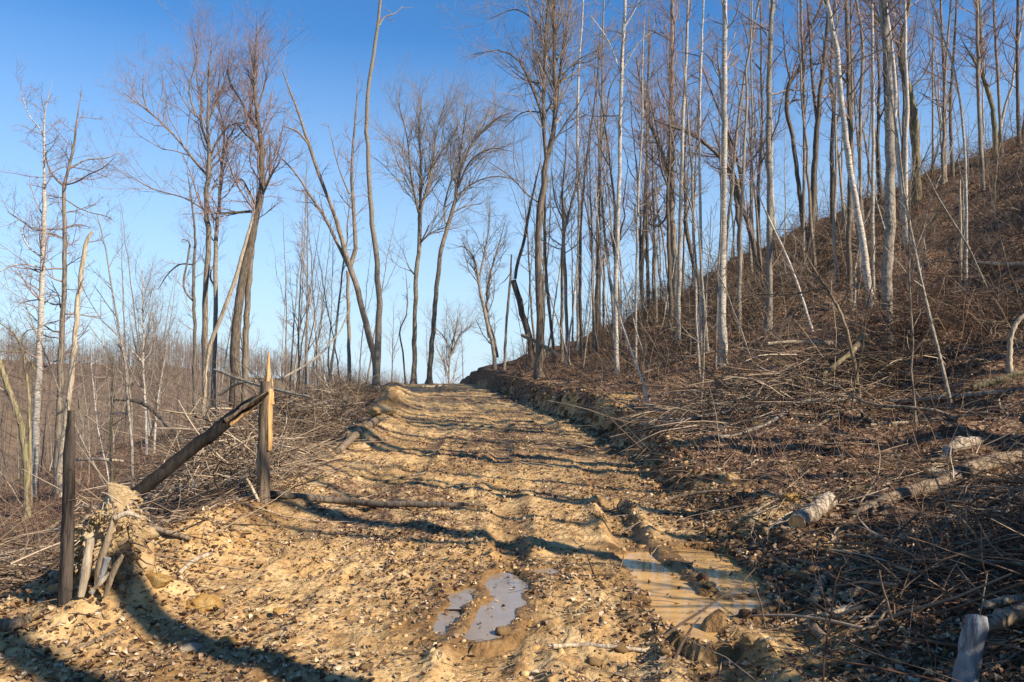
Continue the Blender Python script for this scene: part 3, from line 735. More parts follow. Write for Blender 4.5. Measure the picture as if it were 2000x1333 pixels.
T('dark tree bowed over with one long limb reaching downhill across the white trunk', [(1478,505,12),(1462,440,11),(1448,400,9.5)], D=33, limbs=[[(1450,405,9),(1432,345,8),(1407,315,7.5),(1371,285,7),(1341,267,6),(1305,256,4.5),(1272,245,2)],[(1455,420,7),(1440,300,5),(1400,190,3.5),(1375,120,2)]], bk='dark', style='spread', cb=.6, dens=1.0, tw='red', dk=.15)
T('dark trunk standing just behind the bowed tree', [(1446,500,11),(1443,440,10.5),(1437,380,9),(1428,300,7),(1412,200,5),(1402,100,3)], D=35, bk='brown', style='spread', cb=.45, tw='red')
T('slim pole slanting uphill behind the thickest white trunk', [(1423,430,7),(1428,390,6.5),(1440,255,6),(1455,150,5),(1482,0,4),(1492,-70,2.5)], D=30, bk='grey', style='pole', tw='red')
T('tall grey-brown trunk with a flared foot on the leafy slope', [(1498,642,17),(1502,590,13),(1503,530,12.5),(1504,384,12),(1503,210,11.5),(1505,105,10.5),(1510,0,9),(1517,-130,7)], bk='grey', style='pole', cb=.55, limbs=[[(1508,80,3.5),(1490,40,2.5),(1478,25,1.5)]], sides=11)
T('crooked dark tree with a zigzag elbow high against the sky', [(1577,500,10),(1563,384,9.5),(1548,270,8.5),(1536,204,8.5),(1542,162,8.5),(1563,132,7.5),(1572,81,6),(1599,18,5),(1618,-50,3)], D=34, limbs=[[(1538,206,5),(1550,197,4.5),(1565,194,3)],[(1543,160,4),(1530,120,3),(1520,60,1.5)]], bk='dark', style='spread', cb=.6, tw='red')
T('plain slender trunk beside the zigzag dark tree', [(1570,570,7),(1569,400,6.5),(1570,270,6),(1567,0,5),(1566,-70,3.5)], D=32, bk='brown', style='pole', tw='red')
T('dark double-stemmed tree leaning gently uphill', [(1583,520,15),(1588,384,13),(1593,270,11.5),(1602,180,9.5),(1614,75,8),(1620,0,7),(1625,-70,5)], D=31, limbs=[[(1595,250,7),(1598,120,6),(1604,30,5),(1607,-50,3)],[(1608,120,4),(1640,90,3),(1665,60,1.5)]], bk='dark', style='pole', cb=.5, tw='red')
T('white trunk leaning sharply downhill, crossing the dark ones', [(1701,600,14),(1690,500,13.5),(1678,425,13),(1668,375,12.5),(1644,210,11.5),(1629,90,10.5),(1611,0,9.5),(1588,-120,8)], bk='pale', style='pole', cb=.6, sides=11)
T('dark straight trunk in the shade of the sharply leaning white one', [(1660,600,11),(1659,470,10.5),(1662,300,10),(1656,150,9),(1650,0,8),(1648,-90,6)], D=23.5, bk='dark', style='pole', cb=.5, tw='red', limbs=[[(1660,170,4),(1640,155,3.5),(1618,115,2.5)]])
T('knobbly brown trunk with a bushy burl, between leaning white and slim white trunks', [(1678,470,8),(1680,400,6.5),(1680,210,6.5),(1684,60,6.5),(1676,10,5.5),(1664,-50,4)], D=27, bk='brown', style='slim', cb=.4, tw='red')
T('slim white pole with black flecks next to the largest trunk', [(1705,590,7.5),(1704,400,7),(1706,200,6.5),(1706,0,6),(1706,-100,4.5)], bk='pale', style='pole', cb=.55, tw='red')
T('largest grey trunk, half shaded, rising out of the brush pile', [(1734,702,21),(1733,560,21),(1740,380,20),(1738,180,18),(1729,0,15),(1721,-160,13)], bk='grey', style='pole', cb=.65, sides=13)
T('dark vine-like stem climbing along the largest grey trunk', [(1742,600,4),(1741,500,4),(1745,400,3.5),(1728,200,3.5),(1724,60,3),(1722,-40,2)], D=15.4, bk='dark', style='snag', name='climbing_vine', cat='vine')
T('stout mossy tree bent like a bow on the skyline', [(1790,385,19),(1789,320,17),(1787,240,16.5),(1772,165,13.5),(1757,105,11.5),(1763,60,8.5),(1775,0,6.5),(1786,-60,4)], D=33, limbs=[[(1760,100,8),(1740,70,7),(1715,45,5.5),(1695,10,4),(1688,-25,2.5)],[(1757,90,6),(1758,40,6),(1757,0,5),(1758,-50,3)],[(1776,175,4),(1800,150,3),(1815,110,1.5)]], bk='mossy', style='spread', cb=.5, tw='red', dens=1.1, sides=11)
T('dark upright tree of the skyline cluster uphill of the bowed mossy tree', [(1845,335,8.5),(1845,200,7),(1838,60,5.5),(1835,-40,4)], D=34, bk='brown', style='pole', cb=.3, tw='red')
T('second tree of the skyline cluster, bending slightly outward', [(1860,325,7.5),(1857,200,6.5),(1866,80,5),(1870,-40,3.5)], D=34, bk='dark', style='pole', cb=.3, tw='red')
T('pale whip-like tree curving uphill to downhill in front of the skyline cluster', [(1885,575,6.5),(1887,470,6),(1886,390,5.5),(1877,225,5),(1860,125,4.5),(1845,80,4),(1820,0,3),(1810,-40,2)], bk='pale', style='slim', cb=.55, dens=.8)
T('short pale broken stem beside the whip-like curving tree', [(1875,575,5.5),(1876,450,5),(1875,352,3.5)], bk='dead', style='snag', broken=True, name='snag')
T('straight dark-barked tree alone between cluster and mossy bent one', [(1922,400,9),(1911,210,8),(1907,90,7),(1906,0,6.5),(1905,-70,5)], D=29, bk='brown', style='pole', cb=.4, tw='red')
T('mossy elbowed tree high on the skyline', [(1943,285,10),(1937,205,9.5),(1920,150,8.5),(1905,120,5.5),(1893,100,3)], D=34, limbs=[[(1922,155,6),(1917,90,5),(1912,20,4),(1910,-30,3)]], bk='mossy', style='spread', cb=.6, tw='red')
T('slender tree tilting downhill next to the mossy elbowed one', [(1955,285,6.5),(1950,150,6),(1943,30,5),(1941,-50,3.5)], D=34, bk='grey', style='pole', cb=.4, tw='red')
T('dark pole at the top of the slope by the picture edge', [(1990,278,8),(1988,100,6.5),(1988,-50,5)], D=33, bk='dark', style='pole', cb=.35, tw='red')
T('pale bent dead trunk with a hooked top, standing among briars', [(1970,728,11),(1972,690,10),(1976,650,9.5),(1990,625,9),(2006,611,8)], bk='dead', style='snag', broken=True, name='dead_tree', cat='dead tree')
T('brown sapling broken over in front of the brush pile', [(1679,785,8),(1672,730,7.5),(1662,680,7),(1640,610,6.5),(1611,560,6)], bk='weathered', style='slim', cb=.75, dens=.6, tw='grey', name='broken_sapling', cat='sapling', limbs=[[(1611,560,5),(1570,520,4),(1540,490,2.5)],[(1612,562,5),(1560,572,4.5),(1490,570,3)]])
T('thin pale pole leaning back towards the grey-brown trunk', [(1592,650,5.5),(1540,510,5),(1500,425,4),(1467,350,2.5)], bk='pale', style='snag', name='leaning_pole')
T('thin dead stem slanting across the leafy upper slope', [(1935,565,5),(1895,490,4.5),(1830,380,3.5),(1808,335,2)], bk='grey', style='snag', name='leaning_pole')
# ------------------------------------------------------------------ trees nobody can tell apart: prototypes and copies
def proto_tree(h, r0, style, bk, tw, cb, seed, fork=0, dens=1.0, scale=1.0):
    rg = np.random.default_rng(seed)
    n = 18
    t = np.linspace(0, 1, n)
    wob = np.cumsum(rg.normal(0, .05, (n, 2)), 0) * h / 16
    P = np.stack([wob[:, 0] + rg.normal(0, .04) * h * t, wob[:, 1] + rg.normal(0, .03) * h * t, -.3 + (h + .3) * t], -1)
    P[:, :2] -= P[0, :2]
    r = r0 * (1 - .88 * t)
    b = Buf(); tubes(b, P, flare(P, r), 7, False, .05, rg)
    stems = [(P, r, cb)]
    parts = [('trunk', b.mesh('trunk', BARK[bk]))]
    for k in range(fork):
        j = int(n * rg.uniform(.3, .6)); a = rg.uniform(0, 6.28)
        m = 10; s = np.linspace(0, 1, m)[:, None]
        L = h * rg.uniform(.3, .45)
        q = P[j] + np.array([[math.cos(a) * .28 * L, math.sin(a) * .28 * L, L * .95]]) * s ** np.array([[.75, .75, 1.1]])
        q[1:] += rg.normal(0, .05, (m - 1, 3))
        rr = r[j] * .7 * (1 - .85 * s[:, 0])
        b = Buf(); tubes(b, q, rr, 6, False, .05, rg)
        parts.append(('limb', b.mesh('limb', BARK[bk])))
        stems.append((q, rr, .2))
    parts.append(('crown', crown_mesh(stems, style, 36, TWIG[tw], rg, scale, None, dens)))
    return parts

PROTO = [proto_tree(17, .10, 'pole', 'grey', 'red', .34, 1, 0, 1.8), proto_tree(19, .115, 'pole', 'brown', 'red', .36, 2, 1, 1.8), proto_tree(15, .075, 'slim', 'pale', 'red', .25, 3, 0, 1.9),
         proto_tree(18, .125, 'spread', 'dark', 'red', .3, 4, 2, 1.5), proto_tree(16, .08, 'slim', 'brown', 'red', .25, 5, 1, 1.8), proto_tree(20, .11, 'pole', 'pale', 'red', .4, 6, 0, 1.6),
         proto_tree(14, .11, 'fan', 'dark', 'red', .3, 7, 1, .9), proto_tree(17, .085, 'slim', 'grey', 'grey', .28, 8, 1, 1.9)]
def plant(parts, x, y, rz, sc, label, group, cat='tree', name='bare_tree', tilt=(0, 0)):
    o = link(name, None, None, (x, y, ground(x, y)), label, cat, group)
    o.rotation_euler = (tilt[0], tilt[1], rz); o.scale = (sc, sc, sc)
    for nm, me in parts: link(nm, me, o)
    return o
def px_of(p):
    c, s = math.cos(PITCH), math.sin(PITCH); dz = p[2] - 1.7
    f = p[1] * c + dz * s; u = -p[1] * s + dz * c
    return 1000 + FPX * p[0] / f, 666.5 - FPX * u / f
rg = np.random.default_rng(21)
WORD = ['straight grey', 'forked brown', 'slim whitish', 'dark forking', 'slim brown', 'straight whitish', 'spreading dark', 'thin grey']
k = 0
while k < 74:                                   # crowding the slope and its skyline
    Y = rg.uniform(27, 56); r = rg.uniform(4.5, 30)
    x = r + centre(Y)
    if x / Y > .78 or ground(x, Y) < .8: continue
    if Y > 46 and r < 9 and rg.random() < .6: continue
    w = (0, 1, 2, 4, 5, 7, 2, 4, 7, 3, 6)[rg.integers(11)]
    plant(PROTO[w], x, Y, rg.uniform(0, 6.28), rg.uniform(.62, 1.0), WORD[w] + ' bare tree, one of many alike crowding the upper slope', WORD[w] + ' trees crowding the slope', tilt=rg.normal(0, .04, 2))
    k += 1
for k in range(26):                             # standing below the road's outer side
    Y = rg.uniform(46, 80); x = -.335 * Y + rg.uniform(-11, 8.5)
    w = (0, 2, 4, 6, 7)[rg.integers(5)]
    plant(PROTO[w], x, Y, rg.uniform(0, 6.28), rg.uniform(.55, .95), WORD[w] + ' bare tree standing downslope beyond the brush line', WORD[w] + ' trees downslope of the track', tilt=rg.normal(0, .085, 2))
for k in range(22):
    Y = rg.uniform(34, 75); x = -.47 * Y + rg.uniform(-12, 9)
    w = (2, 4, 6, 7)[rg.integers(4)]
    plant(PROTO[w], x, Y, rg.uniform(0, 6.28), rg.uniform(.35, .62), 'low ' + WORD[w] + ' tree growing in the valley before the far ridge', 'low ' + WORD[w] + ' trees in the valley', tilt=rg.normal(0, .06, 2))
for (px, D, sc, w) in ((560, 52, .8, 4), (578, 50, .9, 7), (601, 49, .95, 0), (622, 51, .85, 4), (637, 48, .8, 2), (700, 56, .7, 4), (765, 60, .5, 6), (835, 66, .45, 6), (905, 64, .45, 4)):
    p = at(px, 740, D)
    plant(PROTO[w], float(p[0]), D, px, sc, WORD[w] + ' bare tree standing downslope beyond the brush line', WORD[w] + ' trees downslope of the track')
# trees off to the side and behind, whose shadows cross the track
BIG = [proto_tree(22, .23, 'spread', 'brown', 'red', .4, 11, 2, .9), proto_tree(24, .25, 'pole', 'grey', 'red', .45, 12, 1, .9)]
for k, (d0, t, pr, sc) in enumerate(((2.85, 8.4, 1, .75), (7.35, 7.2, 1, .55), (7.75, 9.5, 0, .8), (9.9, 9.6, 1, .6), (12.6, 10.5, 0, .85), (13.6, 13, 1, .8), (19.2, 15, 0, .9), (21.5, 17, 1, .9), (24.5, 20, 0, .9), (28.5, 23, 1, 1), (17.6, 21, 0, 1), (1.6, 11, 1, .9), (0.4, 14, 0, 1), (31, 27, 0, 1), (15.7, 15, 1, .6))):
    x, y = .848 * t, d0 - .53 * t
    plant(BIG[pr], x, y, k * 1.9, sc, 'bare tree on the slope beside the camera, outside the picture', 'trees beside the camera')

def sapling_mesh(seed, h, pale):
    rg = np.random.default_rng(seed); n = 9; t = np.linspace(0, 1, n)
    a = rg.normal(0, .16, 2); c = rg.normal(0, .12, 2)
    P = np.stack([h * (a[0] * t + c[0] * t * t), h * (a[1] * t + c[1] * t * t), -.1 + h * t], -1) + rg.normal(0, .02, (n, 3))
    r = .016 * h / 3 * (1 - .85 * t) + .003
    b = Buf(); tubes(b, P, r, 5)
    P1, R1, L1 = grow(P[None], r[None], 11, .3, 1, h * .3, .7, .4, 4, rg, .2, .6, .0035)
    tubes(b, P1, R1, 3)
    P2, R2, L2 = grow(P1, R1, 4, .2, 1, L1 * .5, .7, .2, 3, rg, .2, .7, .0028)
    tubes(b, P2, R2, 3)
    return b.mesh('sapling', BARK[pale], False)
for k, (d0, t, w, sc) in enumerate(((8.9, 9, 0, .8), (11.3, 11.5, 5, .8), (15, 13.5, 1, .9), (16.4, 14.2, 0, .9), (18.3, 16, 5, .9), (20.4, 17.5, 1, .9), (23, 19, 0, 1), (26.4, 22, 5, 1))):
    plant(PROTO[w], .848 * t, d0 - .53 * t, k * 2.3, sc * 1.15, 'bare tree on the slope beside the camera, outside the picture', 'trees beside the camera')
b_ = Buf(); t_ = np.linspace(0, 1, 10)
tubes(b_, np.stack([.05 * np.sin(t_ * 4), .08 * t_, -.2 + 5.0 * t_], -1), (.15 - .03 * t_), 9, True, .05, rg)
link('snag', b_.mesh('snag', BARK['dark']), None, (3.25, 1.56, ground(3.25, 1.56)), 'short broken trunk added beside the camera for its shadow, outside the picture', 'snag')  # unseen trunk added, its height set so the shadow stops at the mound
SAP = [sapling_mesh(100 + k, h, c) for k, (h, c) in enumerate(((2.6, 'brown'), (3.4, 'grey'), (4.5, 'pale'), (3, 'weathered'), (5.5, 'grey'), (2.2, 'dark'), (4, 'brown')))]
SWORD = ['brown', 'grey', 'pale', 'weathered', 'tall grey', 'short dark', 'tall brown']
for k in range(170):
    Y = rg.uniform(11, 48); r = rg.uniform(3.2, 24) ** 1.0
    x = r + centre(Y)
    if x / Y > .72: continue
    w = rg.integers(len(SAP)); o = link('sapling', SAP[w], None, (x, Y, ground(x, Y)), SWORD[w] + ' thin bare sapling sprouting from the brown hillside litter', 'sapling', SWORD[w] + ' saplings on the hillside')
    o.rotation_euler = (*rg.normal(0, .16, 2), rg.uniform(0, 6.28)); s_ = rg.uniform(.6, 1.25); o.scale = (s_, s_, s_)
for k in range(60):
    Y = rg.uniform(9, 40); x = left_edge(np.array([Y]))[0] + centre(Y) - rg.uniform(1.5, 12)
    if x / Y < -.72: continue
    w = rg.integers(len(SAP)); o = link('sapling', SAP[w], None, (x, Y, ground(x, Y)), SWORD[w] + ' thin bare sapling sprouting from the brush of the valley side', 'sapling', SWORD[w] + ' saplings on the valley side')
    o.rotation_euler = (*rg.normal(0, .2, 2), rg.uniform(0, 6.28)); s_ = rg.uniform(.5, .95); o.scale = (s_, s_, s_)

# the wood across the valley: one mass of bare crowns
def far_woods():
    rg = np.random.default_rng(5); b = Buf()
    n = 3400
    az = rg.uniform(-.70, -.12, n); dist = np.exp(rg.uniform(math.log(95), math.log(470), n)); dist[:1300] = rg.uniform(330, 460, 1300)
    X = np.sin(az) * dist; Y = np.cos(az) * dist
    ok = Y > 90; X = X[ok]; Y = Y[ok]; dist = dist[ok]; n = len(X)
    Z = far_z(X, Y); h = rg.uniform(7, 16, n) * np.interp(dist, [95, 200], [.75, 1.0])
    w = dist / 797                              # a pixel's worth
    base = np.stack([X, Y, Z], -1)
    t = np.linspace(0, 1, 3)[None, :, None]
    top = base + np.stack([rg.normal(0, .7, n), rg.normal(0, .7, n), h], -1)
    P = base[:, None] * (1 - t) + top[:, None] * t
    tubes(b, P, np.maximum(.10, w * .16)[:, None] * np.linspace(1, .35, 3)[None], 3)
    m = 26
    s = rg.uniform(.3, 1, (n, m, 1))
    p0 = base[:, None] * (1 - s) + top[:, None] * s
    a = rg.uniform(0, 6.28, (n, m)); L = rg.uniform(.10, .28, (n, m)) * h[:, None] * (1.25 - .7 * s[..., 0])
    d = np.stack([np.cos(a), np.sin(a), rg.uniform(.4, 1.5, (n, m))], -1)
    p1 = p0 + d * L[..., None]
    sidev = np.stack([rg.normal(0, 1, (n, m)), rg.normal(0, 1, (n, m)), rg.normal(0, .4, (n, m))], -1)
    wd = np.maximum(.035, w * .075)[:, None, None] * norm(sidev)
    V = np.stack([p0 - wd, p0 + wd, p1], 2).reshape(-1, 3)
    b.add(V, None, np.arange(len(V)).reshape(-1, 3))
    # twig fans at the branch ends
    u = p0 + (p1 - p0) * rg.uniform(.5, .9, (n, m, 1))
    for q in range(2):
        p2 = u + norm(d + rg.normal(0, .8, d.shape)) * (L * .7)[..., None]
        V = np.stack([u - wd * .6, u + wd * .6, p2], 2).reshape(-1, 3)
        b.add(V, None, np.arange(len(V)).reshape(-1, 3))
    link('far_woods', b.mesh('far_woods', M_FARWOOD, False), label='brown leafless wood covering the ridge across the valley', cat='wood', kind='stuff')
far_woods()

# ------------------------------------------------------------------ undergrowth, brush, litter (nobody could count these)
def stems(buf, X, Y, L, tilt, curl, rad, rg, S=3, lift=0.0, az=None, azs=3.2, n=5):
    B = len(X); Z = H(X, Y)
    a = (rg.uniform(0, 6.28, B) if az is None else az + rg.normal(0, azs, B))
    el = tilt
    d = np.stack([np.cos(a) * np.cos(el), np.sin(a) * np.cos(el), np.sin(el)], -1)
    p = np.stack([X, Y, Z - .02 + lift], -1)
    out = [p]; st = (L / (n - 1))[:, None]
    dr = rg.normal(0, 1, (B, 3)); dr[:, 2] = -np.abs(dr[:, 2]) * .6
    for k in range(n - 1):
        d = norm(d + dr * curl + rg.normal(0, .10, (B, 3)))
        p = p + d * st; out.append(p)
    P = np.stack(out, 1)
    gz = H(P[:, 1:, 0], P[:, 1:, 1], False)
    P[:, 1:, 2] = np.maximum(P[:, 1:, 2], gz + .012)
    tubes(buf, P, rad[:, None] * np.linspace(1, .4, n)[None], S)

rg = np.random.default_rng(31)
def sample_right(n, y0, y1, r0, r1, p=1.0):
    Y = np.exp(rg.uniform(math.log(y0), math.log(y1), n)); r = r0 + (r1 - r0) * rg.random(n) ** p
    r = np.minimum(r, .70 * Y + 1.5)
    return r + centre(Y) + rg.uniform(0, .4, n), Y
def undergrowth():
    b = Buf()
    X, Y = sample_right(11500, 5, 50, 2.9, 30, 1.2)
    ok = fbm(X * .5, Y * .5, 2, 51) + rg.uniform(-.2, .3, len(X)) > 0
    X, Y = X[ok], Y[ok]; n = len(X)
    stems(b, X, Y, rg.uniform(.25, 1.3, n) * np.interp(Y, [5, 20], [.55, 1.15]), rg.uniform(.2, 1.5, n), .16, rg.uniform(.002, .0055, n) * np.interp(Y, [5, 30], [.8, 1.5]), rg)
    X, Y = sample_right(8000, 13, 52, 3.0, 28, .9)
    n = len(X)
    b2 = Buf(); stems(b2, X, Y, rg.uniform(.6, 2.2, n), rg.uniform(.1, 1.5, n), .14, rg.uniform(.003, .009, n), rg, 3, 0, None, 3, 6)
    Y = rg.uniform(34, 50, 2600); r_ = rg.uniform(7, 28, 2600); X = r_ + centre(Y); n = 2600
    ok = fbm(X * .35, Y * .35, 2, 57) + rg.uniform(-.15, .2, n) > 0; X, Y = X[ok], Y[ok]; n = len(X)
    stems(b2, X, Y, rg.uniform(1.0, 3.2, n), rg.uniform(.2, 1.4, n), .2, rg.uniform(.006, .012, n), rg, 3, 0, None, 3, 6)
    link('undergrowth', b2.mesh('undergrowth', M_BRUSH, False), label='taller dry stems and arching whips over the wooded hillside', cat='undergrowth', kind='stuff')
    link('undergrowth', b.mesh('undergrowth', M_BRIAR, False), label='tangle of thin brown briars and weeds over the hillside', cat='undergrowth', kind='stuff')
    b = Buf()
    n = 6500; Y = np.exp(rg.uniform(math.log(7), math.log(50), n))
    X = left_edge(Y) + centre(Y) - 1.2 - 15 * rg.random(n) ** 1.4
    stems(b, X, Y, rg.uniform(.3, 1.3, n), rg.uniform(.2, 1.45, n), .16, rg.uniform(.0025, .006, n) * np.interp(Y, [5, 30], [.8, 1.5]), rg)
    link('undergrowth', b.mesh('undergrowth', M_BRIAR, False), label='tangle of thin brown brush below the outer side of the track', cat='undergrowth', kind='stuff')
undergrowth()
def fringe():
    b = Buf(); n = 700
    Y = np.exp(rg.uniform(math.log(8), math.log(46), n)); X = right_edge(Y) + centre(Y) + .2 + .35 * rg.random(n)
    stems(b, X, Y, rg.uniform(.15, .55, n), rg.uniform(-.5, .6, n), .35, rg.uniform(.002, .006, n) * np.interp(Y, [8, 30], [.9, 1.6]), rg, 3, .03, 3.3, 1.1, 5)
    link('root_fringe', b.mesh('root_fringe', M_STICK, False), label='fringe of roots and dead grass hanging over the cut bank', cat='roots', kind='stuff')
fringe()

def pile(label, cx, cy, ax, sx, sy, h, n, L0, L1, r0, r1, az, azs, mat=M_STICK, seed=1, tilt=.25):
    rg = np.random.default_rng(seed)
    u = rg.normal(0, .5, n); v = rg.normal(0, .5, n)
    X = cx + u * sx * math.cos(ax) - v * sy * math.sin(ax); Y = cy + u * sx * math.sin(ax) + v * sy * math.cos(ax)
    top = h * np.exp(-(u * u + v * v) * 1.6)
    b = Buf()
    stems(b, X, Y, rg.uniform(L0, L1, n), rg.normal(.05, tilt, n), .12, r0 + (r1 - r0) * rg.random(n) ** 3, rg, 4, top * rg.random(n), az, azs, 6)
    link('brush_pile', b.mesh('brush_pile', mat, False), label=label, cat='brush', kind='stuff')
pile('brush added beside the camera to shade the near bank, outside the picture', 4.75, 2.35, .5, 1.9, .9, 2.4, 1500, .4, 1.4, .006, .03, None, 3, M_BRUSH, 40, .7)  # unseen heap, added to throw shade over the near bank
pile('taller brush added further right to shade the bank, outside the picture', 7.2, 3.8, .5, 2.4, 1.4, 2.9, 1500, .8, 2.4, .008, .035, None, 3, M_BRUSH, 41, .8)  # unseen heap, added and raised so the middle bank falls in shade
q = at(1600, 690, 14.5)
pile('pale fanned heap of cut branches in front of the largest trunk', q[0], 14.5, .3, 3.6, 1.6, .8, 800, .6, 2.0, .003, .016, 3.4, .8, M_SLASH, 1)
q = at(1790, 715, 15)
pile('dark tangled thicket of vines at the foot of the largest trunk', q[0], 15.2, 0, 2.6, 1.1, 1.3, 1500, .5, 1.7, .003, .009, None, 3, M_BRIAR, 2, .7)
q = at(1540, 560, 29)
pile('pale brush heap high on the slope under the skyline', q[0], 29, .4, 6, 3, 1.2, 800, 1, 3.2, .006, .018, None, 3, M_BRUSH, 3, .5)
q = at(1400, 620, 33)
pile('dark brush below the big forking dark tree', q[0], 33, .3, 6, 3, 1.0, 600, 1, 3, .006, .016, None, 3, M_BRUSH, 4, .5)
q = at(1275, 590, 41)
pile('vine tangle round the crooked tree near the road end', q[0], 41.5, .0, 2, 1.2, 2.2, 500, .8, 2.2, .007, .014, None, 3, M_BRIAR, 5, .9)
pile('sticks and roots heaped at the dark foot of the bank', 3.9, 5.7, .6, 2.6, 1.1, .5, 900, .25, 1.3, .003, .016, .5, 1.1, M_STICK, 6)
pile('fine dark tangle of roots and vines in the shade of the near bank', 3.7, 5.2, .6, 2.2, .9, .45, 800, .2, .9, .002, .007, None, 3, M_BRIAR, 46, .8)
pile('shading brush added between the two heaps outside the picture', 5.9, 3.3, .5, 1.4, .9, 3.0, 1500, .5, 1.6, .008, .035, None, 3, M_BRUSH, 47, .8)  # third unseen heap, added to close the gap in the cast shade
pile('thin debris lying over the near bank', 4.6, 8.5, .3, 3.4, 2.2, .22, 380, .3, 1.2, .003, .010, .4, 1.2, M_STICK, 7)
pile('thin slash lying along the middle of the bank', 6.2, 12.5, .8, 5.0, 2.4, .35, 460, .4, 1.6, .003, .012, .4, 1.2, M_STICK, 8)
pile('brush bundle behind the splintered post', -3.3, 10.4, 1.9, 1.4, .55, .8, 620, .3, 1.1, .003, .012, .9, .5, M_SLASH, 9, .4)
pile('reddish whips lying between root mound and splintered post', -3.5, 7.9, .9, 1.2, .4, .28, 200, .4, 1.2, .003, .009, .5, .3, M_BRUSH, 10, .15)
pile('grey brush tangle in the hollow by the charred post', -4.0, 6.2, .9, 1.5, .7, .40, 520, .4, 1.4, .003, .012, .5, .8, M_STICK, 11, .3)
pile('grey slash on the slope below the root mound', -5.4, 9.5, 1.2, 3.2, 1.6, .45, 800, .6, 2.0, .003, .013, .4, .7, M_SLASH, 12)
for k, (yy, off, n) in enumerate(((13, 1.0, 520), (17.5, 1.3, 620), (23, 1.4, 620), (30, 1.6, 560), (38, 1.9, 480))):
    pile(('slash heap on the outer edge of the track, first beyond the splintered post', 'slash heap on the outer edge of the track, second beyond the splintered post', 'slash heap on the outer edge of the track, third beyond the splintered post',
          'slash heap on the outer edge of the track, below the round pale log', 'slash heap at the far end of the outer edge near the tall curving pole')[k],
         centre(yy) + float(left_edge(np.array([yy]))[0]) - off - .45, yy, 1.65, 2.6 + yy * .11, 1.0, 1.35, int(n * 1.7), .4, 1.8, .004 + .0001 * yy, .018, 3.9, .9, (M_SLASH, M_STICK, M_SLASH, M_BRUSH, M_STICK)[k], 20 + k, .4)

def leaves(name, label, X, Y, rg, s0=.045, s1=.10, Z=None):
    n = len(X); Z = H(X, Y) if Z is None else Z
    L = rg.uniform(s0, s1, n); W = L * rg.uniform(.14, .42, n)
    fold = rg.uniform(-.6, 1.5, n) * W; cur = rg.uniform(-.4, .7, n) * L
    v = np.zeros((n, 6, 3))
    v[:, 0, 1] = -L / 2; v[:, 1, 1] = L / 2; v[:, 1, 2] = cur; v[:, 0, 2] = cur * .4
    v[:, 2, 0] = -W; v[:, 2, 1] = -L * .12; v[:, 3, 0] = -W * .75; v[:, 3, 1] = L * .25
    v[:, 4, 0] = W; v[:, 4, 1] = -L * .12; v[:, 5, 0] = W * .75; v[:, 5, 1] = L * .25
    v[:, 2:, 2] = fold[:, None]
    a = rg.uniform(0, 6.28, n); tx = rg.normal(0, .33, n); ty = rg.normal(0, .33, n)
    def rot(v, i, j, t):
        c, s = np.cos(t)[:, None], np.sin(t)[:, None]
        vi = v[..., i] * c - v[..., j] * s; vj = v[..., i] * s + v[..., j] * c
        v[..., i] = vi; v[..., j] = vj
    rot(v, 1, 2, tx); rot(v, 0, 2, ty); rot(v, 0, 1, a)
    low = v[..., 2].min(1)
    v += np.stack([X, Y, Z - low * .7 + .004], -1)[:, None]
    k = np.arange(n)[:, None] * 6
    Q = np.concatenate([k + np.array([[0, 2, 3, 1]]), k + np.array([[0, 1, 5, 4]])], 1).reshape(-1, 4)
    me = mesh_from(name, v.reshape(-1, 3), Q, None, M_LEAF, False)
    return me
def wet_free(X, Y, m=.0):
    ok = np.ones(len(X), bool)
    for q in POLYS: ok &= poly_sd(X, Y, q) < -m
    return ok
X, Y = sample_right(42000, 3.2, 26, 2.0, 15, 1.5)
link('leaf_litter', leaves('leaf_litter', '', X, Y, rg, .02, .062), label='dry brown leaves littering the bank and lower hillside', cat='leaves', kind='stuff')
n = 42000
Y = np.exp(rg.uniform(math.log(3.3), math.log(24), n)); X = centre(Y) + rg.uniform(-3.2, 2.6, n)
ok = (fbm(X * 1.1, Y * .8, 3, 61) + rg.uniform(-.2, .2, n) > -.0) & wet_free(X, Y, .03)
X, Y = X[ok], Y[ok]
link('leaf_litter', leaves('leaf_litter', '', X, Y, rg, .012, .05), label='pale shredded leaves trodden into the clay track', cat='leaves', kind='stuff')
X, Y = sample_right(16000, 16, 48, 2.6, 26, 1.0)
ok = fbm(X * .3, Y * .3, 3, 91) + rg.uniform(-.25, .25, len(X)) > -.03
M_LEAF_KEEP = M_LEAF; M_LEAF = simple('russet_leaves', [(0, (.12, .06, .035)), (.4, (.26, .13, .07)), (.75, (.44, .25, .14)), (1, (.60, .42, .28))], .75)[0]
link('leaf_litter', leaves('leaf_litter', '', X[ok], Y[ok], rg, .05, .12), label='russet leaf beds on the upper hillside', cat='leaves', kind='stuff')
M_LEAF = M_LEAF_KEEP
n = 9000
Y = np.exp(rg.uniform(math.log(3.4), math.log(9), n)); X = centre(Y) + rg.uniform(-2.6, 2.3, n)
ok = (fbm(X * .9, Y * .7, 2, 93) + rg.uniform(-.2, .2, n) > .02) & wet_free(X, Y, .03)
M_LEAF = simple('bleached_leaves', [(0, (.14, .09, .055)), (.4, (.30, .205, .125)), (.8, (.44, .325, .20)), (1, (.56, .44, .30))], .75)[0]
link('leaf_litter', leaves('leaf_litter', '', X[ok], Y[ok], rg, .010, .042), label='bleached leaf shreds trampled into the near track', cat='leaves', kind='stuff')
M_LEAF = M_LEAF_KEEP
fl = []
